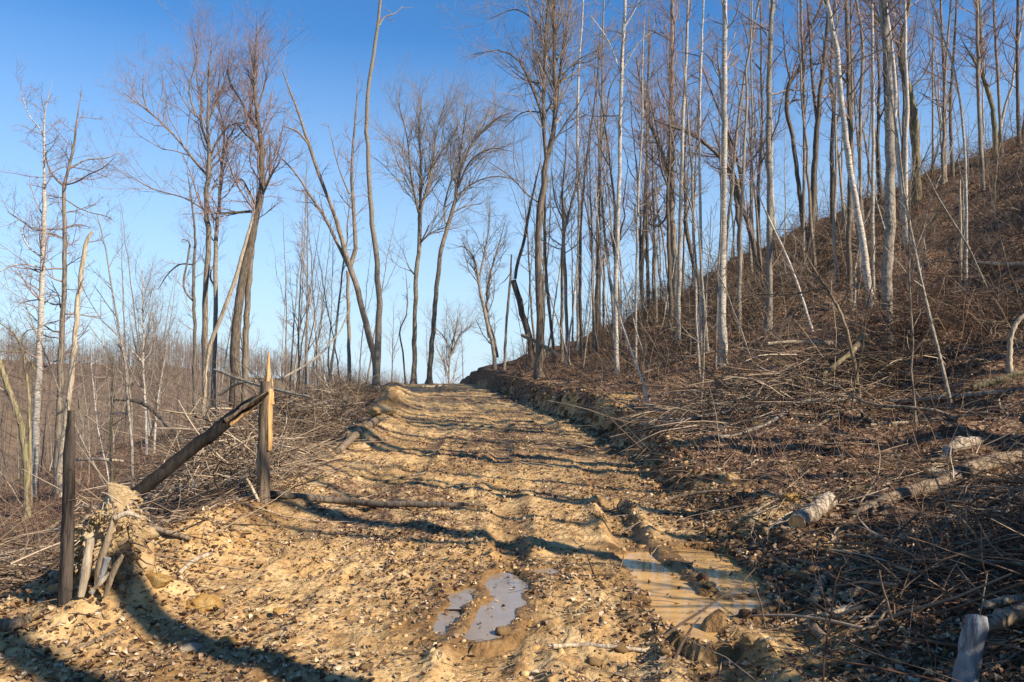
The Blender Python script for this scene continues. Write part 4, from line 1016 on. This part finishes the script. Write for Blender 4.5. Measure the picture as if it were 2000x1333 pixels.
for q_, lv_, n_ in zip(POLYS, LEVEL, (16, 4, 4, 26, 18, 2)):
    for k in range(n_ * 3):
        p_ = q_.min(0) + rg.random(2) * (q_.max(0) - q_.min(0))
        if poly_sd(p_[:1], p_[1:], q_)[0] > .03: fl.append((p_[0], p_[1], lv_))
fl = np.array(fl)
link('leaf_litter', leaves('leaf_litter', '', fl[:, 0], fl[:, 1], rg, .015, .045, fl[:, 2]), label='small leaves floating in the puddles', cat='leaves', kind='stuff')
n = 5000
Y = np.exp(rg.uniform(math.log(4.2), math.log(16), n)); X = left_edge(Y) + centre(Y) - rg.uniform(-.4, 4, n)
link('leaf_litter', leaves('leaf_litter', '', X, Y, rg, .02, .055), label='dry leaves among the brush below the track', cat='leaves', kind='stuff')

def crumbs(X, Y, size, rg, mat, name, sink=.35):
    n = len(X); Z = H(X, Y)
    c = np.array([[-1, -1, -1], [1, -1, -1], [1, 1, -1], [-1, 1, -1], [-1, -1, 1], [1, -1, 1], [1, 1, 1], [-1, 1, 1]]) * .5
    V = c[None] * (1 + rg.normal(0, .28, (n, 8, 3)))
    V[:, 4:, :2] *= .7
    V *= size[:, None, None] * np.stack([rg.uniform(.7, 1.3, n), rg.uniform(.7, 1.3, n), rg.uniform(.5, .95, n)], -1)[:, None]
    a = rg.uniform(0, 6.28, n); cs, sn = np.cos(a)[:, None], np.sin(a)[:, None]
    x = V[..., 0] * cs - V[..., 1] * sn; y = V[..., 0] * sn + V[..., 1] * cs
    V[..., 0] = x; V[..., 1] = y
    V += np.stack([X, Y, Z + size * (.35 - sink)], -1)[:, None]
    f = np.array([[0, 3, 2, 1], [4, 5, 6, 7], [0, 1, 5, 4], [1, 2, 6, 5], [2, 3, 7, 6], [3, 0, 4, 7]])
    return mesh_from(name, V.reshape(-1, 3), (np.arange(n)[:, None, None] * 8 + f[None]).reshape(-1, 4), None, mat, False)
n = 3600
Y = np.exp(rg.uniform(math.log(5), math.log(40), n)); X = right_edge(Y) + centre(Y) + rg.normal(.15, .3, n)
ok = wet_free(X, Y, .05); X, Y = X[ok], Y[ok]
link('dirt_crumbs', crumbs(X, Y, (.012 + .10 * rg.random(len(X)) ** 4) * np.interp(Y, [5, 20], [.7, 1.4]), rg, simple('bank_soil', [(0, (.07, .042, .025)), (.5, (.17, .10, .05)), (.85, (.34, .20, .085)), (1, (.48, .33, .17))], .95, 30)[0], 'dirt_crumbs'), label='broken lumps of soil fallen from the cut bank', cat='dirt', kind='stuff')
n = 17000
Y = np.exp(rg.uniform(math.log(3.3), math.log(30), n)); X = centre(Y) + rg.uniform(-3.3, 2.9, n)
ok = (fbm(X * 1.3, Y * 1.0, 3, 71) + rg.uniform(-.25, .25, n) > .0) & wet_free(X, Y, -.03)
X, Y = X[ok], Y[ok]
link('dirt_crumbs', crumbs(X, Y, .006 + .04 * rg.random(len(X)) ** 6, rg, M_CRUMB, 'dirt_crumbs'), label='crumbs of clay and small stones strewn over the track', cat='dirt', kind='stuff')
def twigs():
    b = Buf(); n = 2600
    Y = np.exp(rg.uniform(math.log(3.4), math.log(22), n)); X = centre(Y) + rg.uniform(-3.4, 3.2, n)
    ok = wet_free(X, Y, .0) & (fbm(X, Y, 2, 81) + rg.uniform(-.3, .3, n) > -.05); X, Y = X[ok], Y[ok]; n = len(X)
    stems(b, X, Y, rg.uniform(.05, .35, n), rg.normal(0, .12, n), .06, rg.uniform(.0015, .005, n), rg, 3, .012, None, 3, 4)
    link('fallen_twigs', b.mesh('fallen_twigs', M_STICK, False), label='short broken twigs scattered over the clay track', cat='twigs', kind='stuff')
twigs()

# ------------------------------------------------------------------ logs, posts and the other single things
def ground_pts(pts, lift=.0):
    out = []
    for p in pts:
        D = p[3] if len(p) > 3 else (hit(p[0], p[1]) or 20)
        w = at(p[0], p[1], D); r = p[2] * .5 * D / FPX
        out.append([w[0], w[1], w[2], r])
    return np.array(out)
def log(name, label, cat, pts, bk, sides=9, end=None, rough=.045, n=18, lift=.6, side=0, group=None):
    """a lying log or branch given by its points in the photograph; a point's fourth number is its distance when it does not touch the ground"""
    q = ground_pts(pts)
    for i, p in enumerate(pts):
        if len(p) < 4: q[i, 2] = ground(q[i, 0], q[i, 1]) + q[i, 3] * lift
    sp = smooth_path(q, n); P = sp[:, :3]; r = np.maximum(sp[:, 3], .004)
    sd_ = int(abs(pts[0][0] * 3 + pts[0][1])); rr = np.random.default_rng(sd_)
    P[1:-1] += rr.normal(0, 1, (n - 2, 3)) * r[1:-1, None] * .12
    o = P[n // 2].copy()
    b = Buf(); tubes(b, P, r, sides, True, rough, rr)
    if side:
        P1, R1, L1 = grow(P[None], r[None], side, .2, 1, .09 * np.linalg.norm(P[-1] - P[0]) + .15, .8, -.1, 5, rr, .25, .5, .003)
        tubes(b, P1, R1, 4)
        P2, R2, L2 = grow(P1, R1, 3, .3, 1, L1 * .5, .7, 0, 3, rr, .2, .6, .0025); tubes(b, P2, R2, 3)
    ob = link(name, b.mesh(name, BARK[bk], True, o), None, o, label, cat, group)
    return ob, P, r
def cut_face(parent, P, r, e, mat):
    c = P[e]; t = norm(P[e] - P[e - 1 if e else 1])
    n1 = norm(np.cross(t, [0, 0, 1.0])); n2 = np.cross(t, n1); b = Buf()
    a = np.arange(12) * math.pi / 6
    ring = c + t * .004 + r[e] * .96 * (np.cos(a)[:, None] * n1 + np.sin(a)[:, None] * n2)
    b.add(np.vstack([ring, c + t * .006]), None, [(i, (i + 1) % 12, 12) for i in range(12)])
    link('cut_end', b.mesh('cut_end', BARK[mat], True, np.array(parent.location)), parent)

log('fallen_log', 'long thin dark log lying across the track from the splintered post', 'log', [(530,979,15),(640,991,14),(760,1001,13),(860,1003,12),(922,993,5)], 'dark', 9, side=0, lift=1.5, rough=.02)
o, P, r = log('cut_log', 'short pale cut log with a shaded band lying on the bank', 'log', [(1556,1040,32),(1590,1020,33),(1622,1000,31)], 'cutlog', 14, lift=.75, rough=.02, n=8)
cut_face(o, P, r, 0, 'raw')
log('fallen_log', 'heavy half-buried log running into the edge of the picture on the bank', 'log', [(1660,1015,14),(1740,985,24),(1800,965,27),(1900,928,31),(2040,893,34)], 'weathered', 12, lift=.5, side=0)
log('fallen_branch', 'longest slim pole lying across the bank slope', 'branch', [(1250,836,7),(1330,829,8),(1430,812,9),(1600,797,10),(1750,789,10),(1900,777,10),(2040,765,10)], 'grey', 7, lift=1.2, n=26)
log('fallen_branch', 'grey side branch forking downhill from the longest slim pole', 'branch', [(1385,863,4),(1440,850,6),(1490,838,7),(1535,808,8)], 'grey', 6, lift=1.5, side=3)
log('fallen_branch', 'brown branch lying just under the longest slim pole', 'branch', [(1560,850,4),(1640,815,7),(1745,800,9)], 'weathered', 6, lift=1.2, side=4)
log('fallen_branch', 'straight pale pole on the leafy bank below the longest slim pole', 'branch', [(1700,832,6),(1800,822,7),(1930,815,7)], 'dead', 6, lift=1.2)
log('fallen_log', 'mossy log between the briars and the longest slim pole', 'log', [(1900,765,14),(1950,748,16),(2030,728,17)], 'mossy', 9)
log('fallen_branch', 'pale pole jutting in from the picture edge high on the slope', 'branch', [(1910,521,5),(1950,523,7),(2030,525,8)], 'dead', 6, lift=2)
log('fallen_branch', 'pale pole lying behind the largest grey trunk', 'branch', [(1655,543,5),(1710,566,6),(1760,585,6),(1830,605,5)], 'dead', 6, lift=2)
log('fallen_branch', 'curved mossy branch lying on top of the pale fanned heap', 'branch', [(1605,735,8,13.6),(1660,690,10,13.8),(1690,655,10,14.4)], 'mossy', 7, side=5)
log('fallen_branch', 'pale forked branch flat on the fanned heap', 'branch', [(1500,672,7,14.6),(1560,668,8,14.6),(1625,671,8,14.8)], 'dead', 7, side=4)
log('torn_log', 'splintered pale log chunk on the leafy bank', 'log', [(1832,908,6),(1850,898,18),(1880,888,26),(1905,877,20),(1930,866,4)], 'cutlog', 8, rough=.34, n=12, lift=.6)
log('fallen_branch', 'thick crooked branch leaning into the dark brush of the near bank', 'branch', [(1765,1148,16),(1800,1110,17),(1850,1050,17),(1880,1005,13),(1945,1000,11),(2000,965,8)], 'weathered', 8, lift=1.0, side=8)
log('fallen_branch', 'broken root-like branch beside the crooked one at the dark foot of the bank', 'branch', [(1615,1185,18),(1680,1165,17),(1760,1148,14),(1830,1130,10)], 'weathered', 8, lift=.8, side=4)
log('wood_chunk', 'split pale wood chunk lying below the root-like branch', 'wood chunk', [(1600,1215,14),(1635,1205,24),(1672,1186,12)], 'dead', 7, rough=.2, n=7)
log('wood_chunk', 'upright broken chunk stuck in the dark bank above the split pale one', 'wood chunk', [(1590,1190,14),(1600,1165,22),(1612,1140,12)], 'weathered', 7, rough=.2, n=7, lift=1)
log('wood_chunk', 'orange-tipped rotten chunk at the water side of the dark bank', 'wood chunk', [(1575,1220,12),(1595,1240,22),(1612,1262,18)], 'weathered', 7, rough=.2, n=7)
o, P, r = log('broken_stump', 'bluish barkless stub standing at the bottom corner of the picture', 'stump', [(1885,1345,46,3.75),(1895,1280,44,3.78),(1908,1205,38,3.8)], 'bluish', 12, rough=.05, n=8)
cut_face(o, P, r, -1, 'dead')
log('fallen_log', 'rotten brown log lying against the bluish stub', 'log', [(1918,1222,26,3.95),(1960,1205,32,4.05),(2060,1180,34,4.2)], 'weathered', 10, rough=.1, n=10)
log('fallen_log', 'thin pale pole resting above the rotten brown log', 'log', [(1925,1180,14,4.3),(1985,1170,18,4.4),(2060,1160,18,4.5)], 'dead', 8, n=8)
log('fallen_log', 'pale slanting log on the brushy outer edge of the track', 'log', [(660,890,13),(700,858,16),(735,832,15)], 'weathered', 9, lift=1.0, side=5)
log('fallen_log', 'mossy root end of a log on the outer edge below the tall curving pole', 'log', [(690,802,12),(705,785,16),(735,765,18)], 'mossy', 9, rough=.15, lift=1.2, side=6)
log('fallen_branch', 'pale bare branch stretched behind the splintered post towards the tall poles', 'branch', [(545,742,4.5,12),(610,705,4.5,12.6),(650,665,3.5,13.3),(668,640,3,13.7),(686,590,1.5,14)], 'grey', 7, side=6)
log('fallen_branch', 'pale dead branch sloping down behind the splintered post', 'branch', [(418,722,4,12),(470,742,6,11.6),(520,757,6,11.2),(612,778,4,10.6)], 'grey', 7, side=3)
log('fallen_branch', 'short arched pale branch near the leaning charred log', 'branch', [(428,772,7,12),(458,752,7,11.9),(500,744,6,11.6)], 'grey', 7, side=3)
log('fallen_branch', 'pale stick lying at the brush edge near the charred post', 'branch', [(145,898,6,11),(190,897,7,11),(242,901,6,11.2)], 'dead', 6)
log('fallen_log', 'dark arching dead limb standing out against the valley wood', 'log', [(222,780,5,16),(270,785,7,16),(310,812,9,15.8),(345,850,10,15.6),(380,900,10,15.5)], 'dark', 8, side=6)
log('fallen_branch', 'crooked pale stick lying flat at the bottom of the picture', 'branch', [(1078,1281,10),(1120,1270,9),(1190,1275,9),(1262,1274,8)], 'dead', 7, lift=1, n=12)
log('fallen_branch', 'long thin twig slanting across the middle of the track', 'branch', [(680,968,4),(760,940,5),(830,925,4),(905,910,2)], 'weathered', 5, lift=1)
log('fallen_branch', 'dark stick lying on the clay at the lower corner', 'branch', [(150,1286,6),(190,1265,8),(235,1237,5)], 'weathered', 6, lift=1)
log('fallen_branch', 'pale stick on the road crest', 'branch', [(825,756,4,38),(850,755,5,38.5),(868,752,3.5,39)], 'dead', 6, lift=1)
log('fallen_log', 'grey log leaning against the big many-stemmed tree', 'log', [(1020,655,7,33),(1058,675,7.5,32),(1095,698,7,31)], 'weathered', 8)
log('fallen_branch', 'long dark branch drooping over the clay scar of the bank', 'branch', [(1230,748,5),(1290,725,6),(1340,708,6),(1420,690,5)], 'dark', 6, lift=3)
log('fallen_branch', 'chunky grey log showing through the whips by the root mound', 'branch', [(280,1055,10),(340,1062,10),(372,1068,8)], 'weathered', 8, lift=2)
log('fallen_branch', 'pale stripped stick on the clay beside the yellow rock', 'branch', [(350,1130,9),(380,1110,10),(415,1095,7)], 'dead', 7, lift=1)
log('fallen_log', 'grey log lying in the hollow behind the charred post', 'log', [(-20,1140,20),(50,1128,22),(110,1135,20)], 'weathered', 9)
log('fallen_log', 'weathered log end at the lower picture edge', 'log', [(-30,1250,26),(20,1240,24),(62,1228,18)], 'weathered', 9, lift=.8)

# the charred post
def post(name, label, cat, pts, bk, sides=10, rough=.06):
    q = ground_pts(pts); sp = smooth_path(q, 14); P = sp[:, :3]; r = sp[:, 3]
    P[0, 2] = ground(P[0, 0], P[0, 1]) - .15
    o = P[1].copy(); b = Buf(); tubes(b, P, r, sides, True, rough, rng)
    return link(name, b.mesh(name, BARK[bk], True, o), None, o, label, cat), P, r
d0 = hit(130, 1172)
post('charred_post', 'thin charred post standing alone beside the clay root mound', 'post', [(128,1185,30,d0),(131,1080,25,d0),(134,960,22,d0),(137,850,18,d0),(139,802,11,d0)], 'scorched')
# the splintered post: shattered trunk with raw shards
d1 = hit(515, 982)
o, P, r = post('splintered_post', 'broken trunk standing like a post with a raw orange splintered top', 'post', [(514,990,27,d1),(514,930,25,d1),(517,850,26,d1),(520,790,27,d1),(522,745,24,d1)], 'weathered', 12)
def shard(parent, name, x0, y0, x1, y1, w, D, mat, dy=0.0, w1=.12):
    a = at(x0, y0, D + dy); c = at(x1, y1, D + dy); t = np.linspace(0, 1, 6)[:, None]
    Pq = a * (1 - t) + c * t; Pq[1:-1] += rng.normal(0, .004, (4, 3))
    rr = w * .5 * D / FPX * np.linspace(1, w1, 6)
    b = Buf(); tubes(b, Pq, rr, 4, True, .15, rng)
    return link(name, b.mesh(name, BARK[mat], False, np.array(parent.location)), parent)
for (x0, y0, x1, y1, w, m, dy) in ((522, 800, 525, 688, 17, 'raw', -.005), (531, 790, 531, 738, 11, 'raw', -.02), (514, 790, 512, 742, 12, 'weathered', -.02), (508, 790, 507, 765, 9, 'weathered', .02), (519, 760, 516, 725, 8, 'raw', .02), (526, 760, 529, 712, 7, 'dead', .03)):
    shard(o, 'splinter', x0, y0, x1, y1, w, d1, m, dy)
shard(o, 'splinter', 526, 880, 527, 760, 13, d1, 'raw', -.03, .9)  # raw strip whose orange also paints the sunlit right side of the post
# the charred log leaning from the mound onto it
d2 = hit(262, 985) or 7
d2 = min(d2, 7.6)
o, P, r = log('leaning_log', 'charred log leaning from the root mound up to the splintered post', 'log', [(236,990,27,d2),(308,932,26,d2+.25*(d1-d2)),(380,874,25,d2+.5*(d1-d2)),(452,818,24,d2+.75*(d1-d2)-.03),(500,783,17,d1-.12),(524,767,6,d1-.12)], 'charred', 12, rough=.04, n=20)
for (x0, y0, x1, y1, w, m, dy) in ((470, 800, 519, 767, 12, 'raw', -.07), (450, 830, 512, 785, 9, 'raw', -.06), (440, 822, 505, 778, 10, 'weathered', -.10)):
    shard(o, 'splinter', x0, y0, x1, y1, w, d1 - .2, m, dy)
log('fallen_branch', 'pale broken stick propped at the foot of the splintered post', 'branch', [(482,935,5,d1-.1),(493,955,6,d1-.1),(505,980,6,d1-.1)], 'dead', 6)

def lump(name, loc, size, mat, seed, sub=3, amp=.35, fr=2.2, flat=1.0):
    import bmesh
    bm = bmesh.new(); bmesh.ops.create_icosphere(bm, subdivisions=sub, radius=1)
    V = np.array([v.co[:] for v in bm.verts])
    d = 1 + amp * (fbm(V[:, 0] * fr + seed, V[:, 2] * fr, 3, seed) + fbm(V[:, 1] * fr + seed, V[:, 2] * fr + 2, 3, seed + 4)) * 1.3 + amp * .5 * np.sign(fbm(V[:, 2] * fr * 2, V[:, 0] * fr * 2 + seed, 2, seed + 1)) * np.abs(fbm(V[:, 2] * fr * 2, V[:, 1] * fr * 2 + seed, 2, seed + 2)) * 2
    d = d + amp * .55 * (fbm(V[:, 0] * 5 + seed, V[:, 2] * 5, 3, seed + 5) + fbm(V[:, 1] * 5 + seed, V[:, 2] * 5 + 3, 3, seed + 8)) + amp * .3 * (fbm(V[:, 0] * 13, V[:, 2] * 13 + seed, 2, seed + 6) + fbm(V[:, 1] * 13, V[:, 0] * 13 + seed, 2, seed + 9))
    V = V * d[:, None] * np.array(size)
    V[:, 2] = np.where(V[:, 2] < 0, V[:, 2] * .6, V[:, 2] * flat)
    F = np.array([[v.index for v in f.verts] for f in bm.faces]); bm.free()
    return mesh_from(name, V, None, F, mat, False)
# uprooted stump: a torn clod of pale clay with roots
dm = hit(210, 1165)
b0 = at(212, 1160, dm + .25); b0[2] = ground(b0[0], b0[1])
st = link('uprooted_stump', None, None, b0, 'torn root mound of pale clay with bare roots, next to the charred post', 'stump')
na, nz = 110, 90
A_, Zt = np.meshgrid(np.arange(na) * 2 * math.pi / na, np.linspace(0, 1, nz))
cx_, cy_ = np.cos(A_) * 1.3, np.sin(A_) * 1.3
nzv = lambda f, s_: .75 * (fbm(cx_ * f, Zt * 2.6 * f, 3, s_) + fbm(cy_ * f + 5, Zt * 2.6 * f + 3, 3, s_ + 20))
rad_ = .86 * np.interp(Zt, [0, .15, .45, .72, .88, .97, 1], [.32, .27, .25, .235, .21, .13, .0])
blk = np.floor(nzv(2.2, 1) * 9) / 9                    # broken, faceted steps
rad_ = rad_ * (1 + .85 * blk + .55 * nzv(4.5, 2) + .45 * nzv(11, 3) + .25 * nzv(26, 4))
zz_ = -.1 + .58 * Zt + .12 * nzv(3, 6) + .05 * nzv(12, 7) * sst(0, .2, Zt) + .10 * np.cos(A_ - .6) * Zt
V_ = np.stack([np.cos(A_) * rad_ * 1.0 - .02, np.sin(A_) * rad_ * .9, zz_], -1).reshape(-1, 3)
k_ = np.arange(na * nz).reshape(nz, na); k2 = np.roll(k_, -1, 1)
link('soil_mass', mesh_from('soil_mass', V_, np.stack([k_[:-1], k2[:-1], k2[1:], k_[1:]], -1).reshape(-1, 4), None, claymat('cream_clay', (.40, .25, .115), (.58, .42, .23), (.68, .53, .33), 7), False), st)
fb = Buf(); rs = np.random.default_rng(9); n_ = 90              # torn fibrous roots all over it
a_ = rs.uniform(-3.0, .2, n_); h_ = rs.uniform(.08, .52, n_)
p0_ = np.stack([np.cos(a_) * .17, np.sin(a_) * .16, h_], -1); d_ = norm(np.stack([np.cos(a_), np.sin(a_), rs.normal(-.1, .7, n_)], -1))
L_ = rs.uniform(.08, .26, n_)[:, None]; pts_ = [p0_]
for k in range(4):
    d_ = norm(d_ + rs.normal(0, .35, d_.shape) + np.array([0, 0, -.12])); pts_.append(pts_[-1] + d_ * L_ / 4)
tubes(fb, np.stack(pts_, 1), (rs.uniform(.002, .008, n_))[:, None] * np.linspace(1, .3, 5)[None], 4)
ro = link('root_hairs', fb.mesh('root_hairs', M_SLASH, False), st); ro['kind'] = 'stuff'
for (pts, m) in (([(158,1165,15),(168,1110,17),(177,1052,15)], 'dead'), ([(188,1150,10),(195,1100,14),(208,1062,13),(222,1010,7)], 'weathered'), ([(176,1158,8),(200,1135,10),(215,1120,7)], 'dead'), ([(205,1165,8),(225,1110,12),(240,1085,8)], 'weathered'), ([(225,1012,12),(250,1003,10),(275,1012,6)], 'dead'), ([(210,1090,14),(198,1125,10),(180,1160,6)], 'bluish')):
    q = np.array(pts, float); w = at(q[:, 0], q[:, 1], np.full((len(q), 1), dm - .08))
    sp = smooth_path(np.column_stack([w, q[:, 2] * .5 * dm / FPX]), 9); bb = Buf(); tubes(bb, sp[:, :3], sp[:, 3], 7, True, .1, rng)
    link('root', bb.mesh('root', BARK[m], True, b0), st)

def facet(size, mat, seed):
    import bmesh
    rs = np.random.default_rng(seed)
    bm = bmesh.new(); bmesh.ops.create_icosphere(bm, subdivisions=4, radius=1)
    V = np.array([v.co[:] for v in bm.verts]); F = np.array([[v.index for v in f.verts] for f in bm.faces]); bm.free()
    n = norm(rs.standard_normal((16, 3))); d = rs.uniform(.62, 1.0, 16)
    k = np.where(V @ n.T > .05, d / np.maximum(V @ n.T, .05), 9).min(1).clip(.3, 1.25)
    k = k * (1 + .10 * fbm(V[:, 0] * 5 + seed, V[:, 1] * 5 + V[:, 2] * 4, 3, seed) + .06 * fbm(V[:, 0] * 16 + V[:, 2] * 9, V[:, 1] * 16, 2, seed + 3))
    return mesh_from('rock', V * k[:, None] * np.array(size), None, F, mat, False)
def rock(name, label, x, y, wpx, mat, seed, hh=.62, cat='rock', group=None, sub=4):
    D = hit(x, y) or 20
    p = at(x, y, D); s = wpx * .5 * D / FPX
    link(name, facet((s * 1.15, s, s * hh), mat, seed) if cat == 'rock' and name == 'rock' else lump(name, None, (s, s * .8, s * hh), mat, seed, sub, .35, 1.6), None, (p[0], p[1], ground(p[0], p[1]) + s * .12), label, cat, group)
for a in (('rock', 'bright yellow rock block below the pale clay by the root mound', 308, 1142, 52, M_OCHRE, 11), ('rock', 'small orange rock lying in the middle left of the trodden mud', 548, 1208, 30, M_OCHRE, 12),
          ('rock', 'pale square stone at the bottom beneath the shadowed mound', 375, 1275, 38, M_STONE, 13), ('rock', 'yellow stone beside the pale square one', 440, 1262, 32, M_OCHRE, 14),
          ('clod', 'orange clay clod in front of the mound shadow', 395, 1190, 60, M_OCHRE, 15), ('clod', 'large sunlit clay clod on the shoulder below the splintered post', 470, 1045, 46, M_ROOTSOIL, 16),
          ('clod', 'orange clay clod perched on the bank by the cut log', 1548, 975, 36, M_OCHRE, 17), ('clod', 'orange clay lump low on the near bank', 1430, 940, 34, M_CLOD, 18), ('rock', 'pale stone on the clay scar of the bank', 1245, 782, 14, M_STONE, 19),
          ('rock', 'larger round stone on the clay scar', 1232, 800, 20, M_STONE, 20), ('clod', 'clay lump at the foot of the clay scar', 1190, 838, 24, M_CLOD, 21), ('rock', 'flat stone where bank meets track under the scar', 1140, 822, 14, M_STONE, 22),
          ('rock', 'small stone at the start of the shaded bank', 1085, 785, 12, M_STONE, 23), ('clod', 'mud clod rising out of the ochre puddle', 1262, 1106, 24, M_CLOD, 24), ('clod', 'mud clod on the near rim of the ochre puddle', 1300, 1222, 28, M_CLOD, 25),
          ('clod', 'ridge-top mud clod between the two lanes of the ochre puddle', 1388, 1152, 22, M_CLOD, 26), ('clod', 'big mud clod left by the tyres at the bottom rut', 1470, 1262, 44, M_CLOD, 27), ('clod', 'clay heap at the outer edge where the road narrows', 745, 808, 50, M_ROOTSOIL, 28),
          ('clod', 'clay heap at the outer edge just below the round log', 700, 880, 44, M_ROOTSOIL, 29), ('rock', 'angular stone on the bank above the heavy half-buried log', 1830, 925, 34, M_STONE, 30)):
    rock(*a, cat=a[0])
dq = link('clay_boulder', facet((.15, .16, .2), M_ROOTSOIL, 8), None, (*at(262, 1075, dm + .35)[:2], ground(*at(262, 1075, dm + .35)[:2]) + .08), 'big clod of pale clay leaning on the back of the root mound', 'clod')
cl = [lump('clod', None, (1, .85, .6), M_CLOD, 40 + k, 2, .4, 1.8) for k in range(5)]
for k in range(120):
    Y = math.exp(rg.uniform(math.log(3.8), math.log(20))); X = float(centre(Y)) + rg.uniform(-3, 2.6)
    if not wet_free(np.array([X]), np.array([Y]), .03)[0]: continue
    if fbm(np.array([X * 1.1]), np.array([Y * 1.1]), 2, 71)[0] < -.05: continue
    o = link('clod', cl[k % 5], None, (X, Y, ground(X, Y) + .004), 'small clod of clay lying loose on the track', 'clod', 'loose clods on the track')
    s_ = .02 + .05 * rg.random() ** 2; o.scale = (s_, s_, s_); o.rotation_euler = (0, 0, rg.uniform(0, 6.28))

def branch_mesh(seed, L, bk):
    rr = np.random.default_rng(seed); n = 10; t = np.linspace(0, 1, n)
    P = np.stack([L * t, np.cumsum(rr.normal(0, .03, n)) * L, np.abs(np.cumsum(rr.normal(0, .012, n))) * L + .01], -1)
    r = (.008 + .007 * L) * (1 - .75 * t)
    b = Buf(); tubes(b, P, r, 6, True, .06, rr)
    P1, R1, L1 = grow(P[None], r[None], 5, .25, 1, L * .35, .7, .05, 5, rr, .2, .6, .003); P1[..., 2] = np.maximum(P1[..., 2], .0); tubes(b, P1, R1, 4)
    P2, R2, L2 = grow(P1, R1, 3, .3, 1, L1 * .5, .7, .05, 3, rr, .2, .6, .0025); tubes(b, P2, R2, 3)
    return b.mesh('fallen_branch', BARK[bk])
BR = [branch_mesh(200 + k, L, c) for k, (L, c) in enumerate(((1.0, 'dead'), (1.6, 'weathered'), (2.2, 'grey'), (.7, 'dead'), (2.8, 'weathered'), (1.3, 'grey'), (.5, 'dead')))]
BWORD = ['pale', 'brown', 'long grey', 'short pale', 'long brown', 'grey', 'stubby pale']
def lay(x, y, me, rz, sc, label, group):
    e = .4; dzx = (ground(x + e, y, False) - ground(x - e, y, False)) / (2 * e); dzy = (ground(x, y + e, False) - ground(x, y - e, False)) / (2 * e)
    up = Vector((-dzx, -dzy, 1)).normalized()
    f = Vector((math.cos(rz), math.sin(rz), 0)); f = (f - up * f.dot(up)).normalized(); s = up.cross(f)
    from mathutils import Matrix
    M = Matrix((f, s, up)).transposed().to_4x4()
    o = link('fallen_branch', me, None, None, label, 'branch', group)
    o.matrix_world = Matrix.Translation((x, y, ground(x, y) + .02)) @ M @ Matrix.Scale(sc, 4)
for k in range(130):
    Y = math.exp(rg.uniform(math.log(4.4), math.log(34))); X = float(centre(Y)) + 2.7 + (min(14, .6 * Y)) * rg.random()
    w = rg.integers(len(BR)); lay(X, Y, BR[w], rg.normal(.5, .9) + (math.pi if rg.random() < .5 else 0), rg.uniform(.6, 1.2) * np.interp(Y, [4, 10], [.5, 1]), BWORD[w] + ' broken branch lying in the litter of the bank', BWORD[w] + ' broken branches on the bank')
for k in range(80):
    Y = math.exp(rg.uniform(math.log(6.5), math.log(42))); X = float(centre(Y)) - 3.0 - 4.5 * rg.random() ** 1.5
    w = rg.integers(len(BR)); lay(X, Y, BR[w], rg.normal(2.6, .9) + (math.pi if rg.random() < .5 else 0), rg.uniform(.6, 1.2) * np.interp(Y, [4, 10], [.6, 1]), BWORD[w] + ' broken branch lying in the slash along the outer edge', BWORD[w] + ' broken branches along the outer edge')
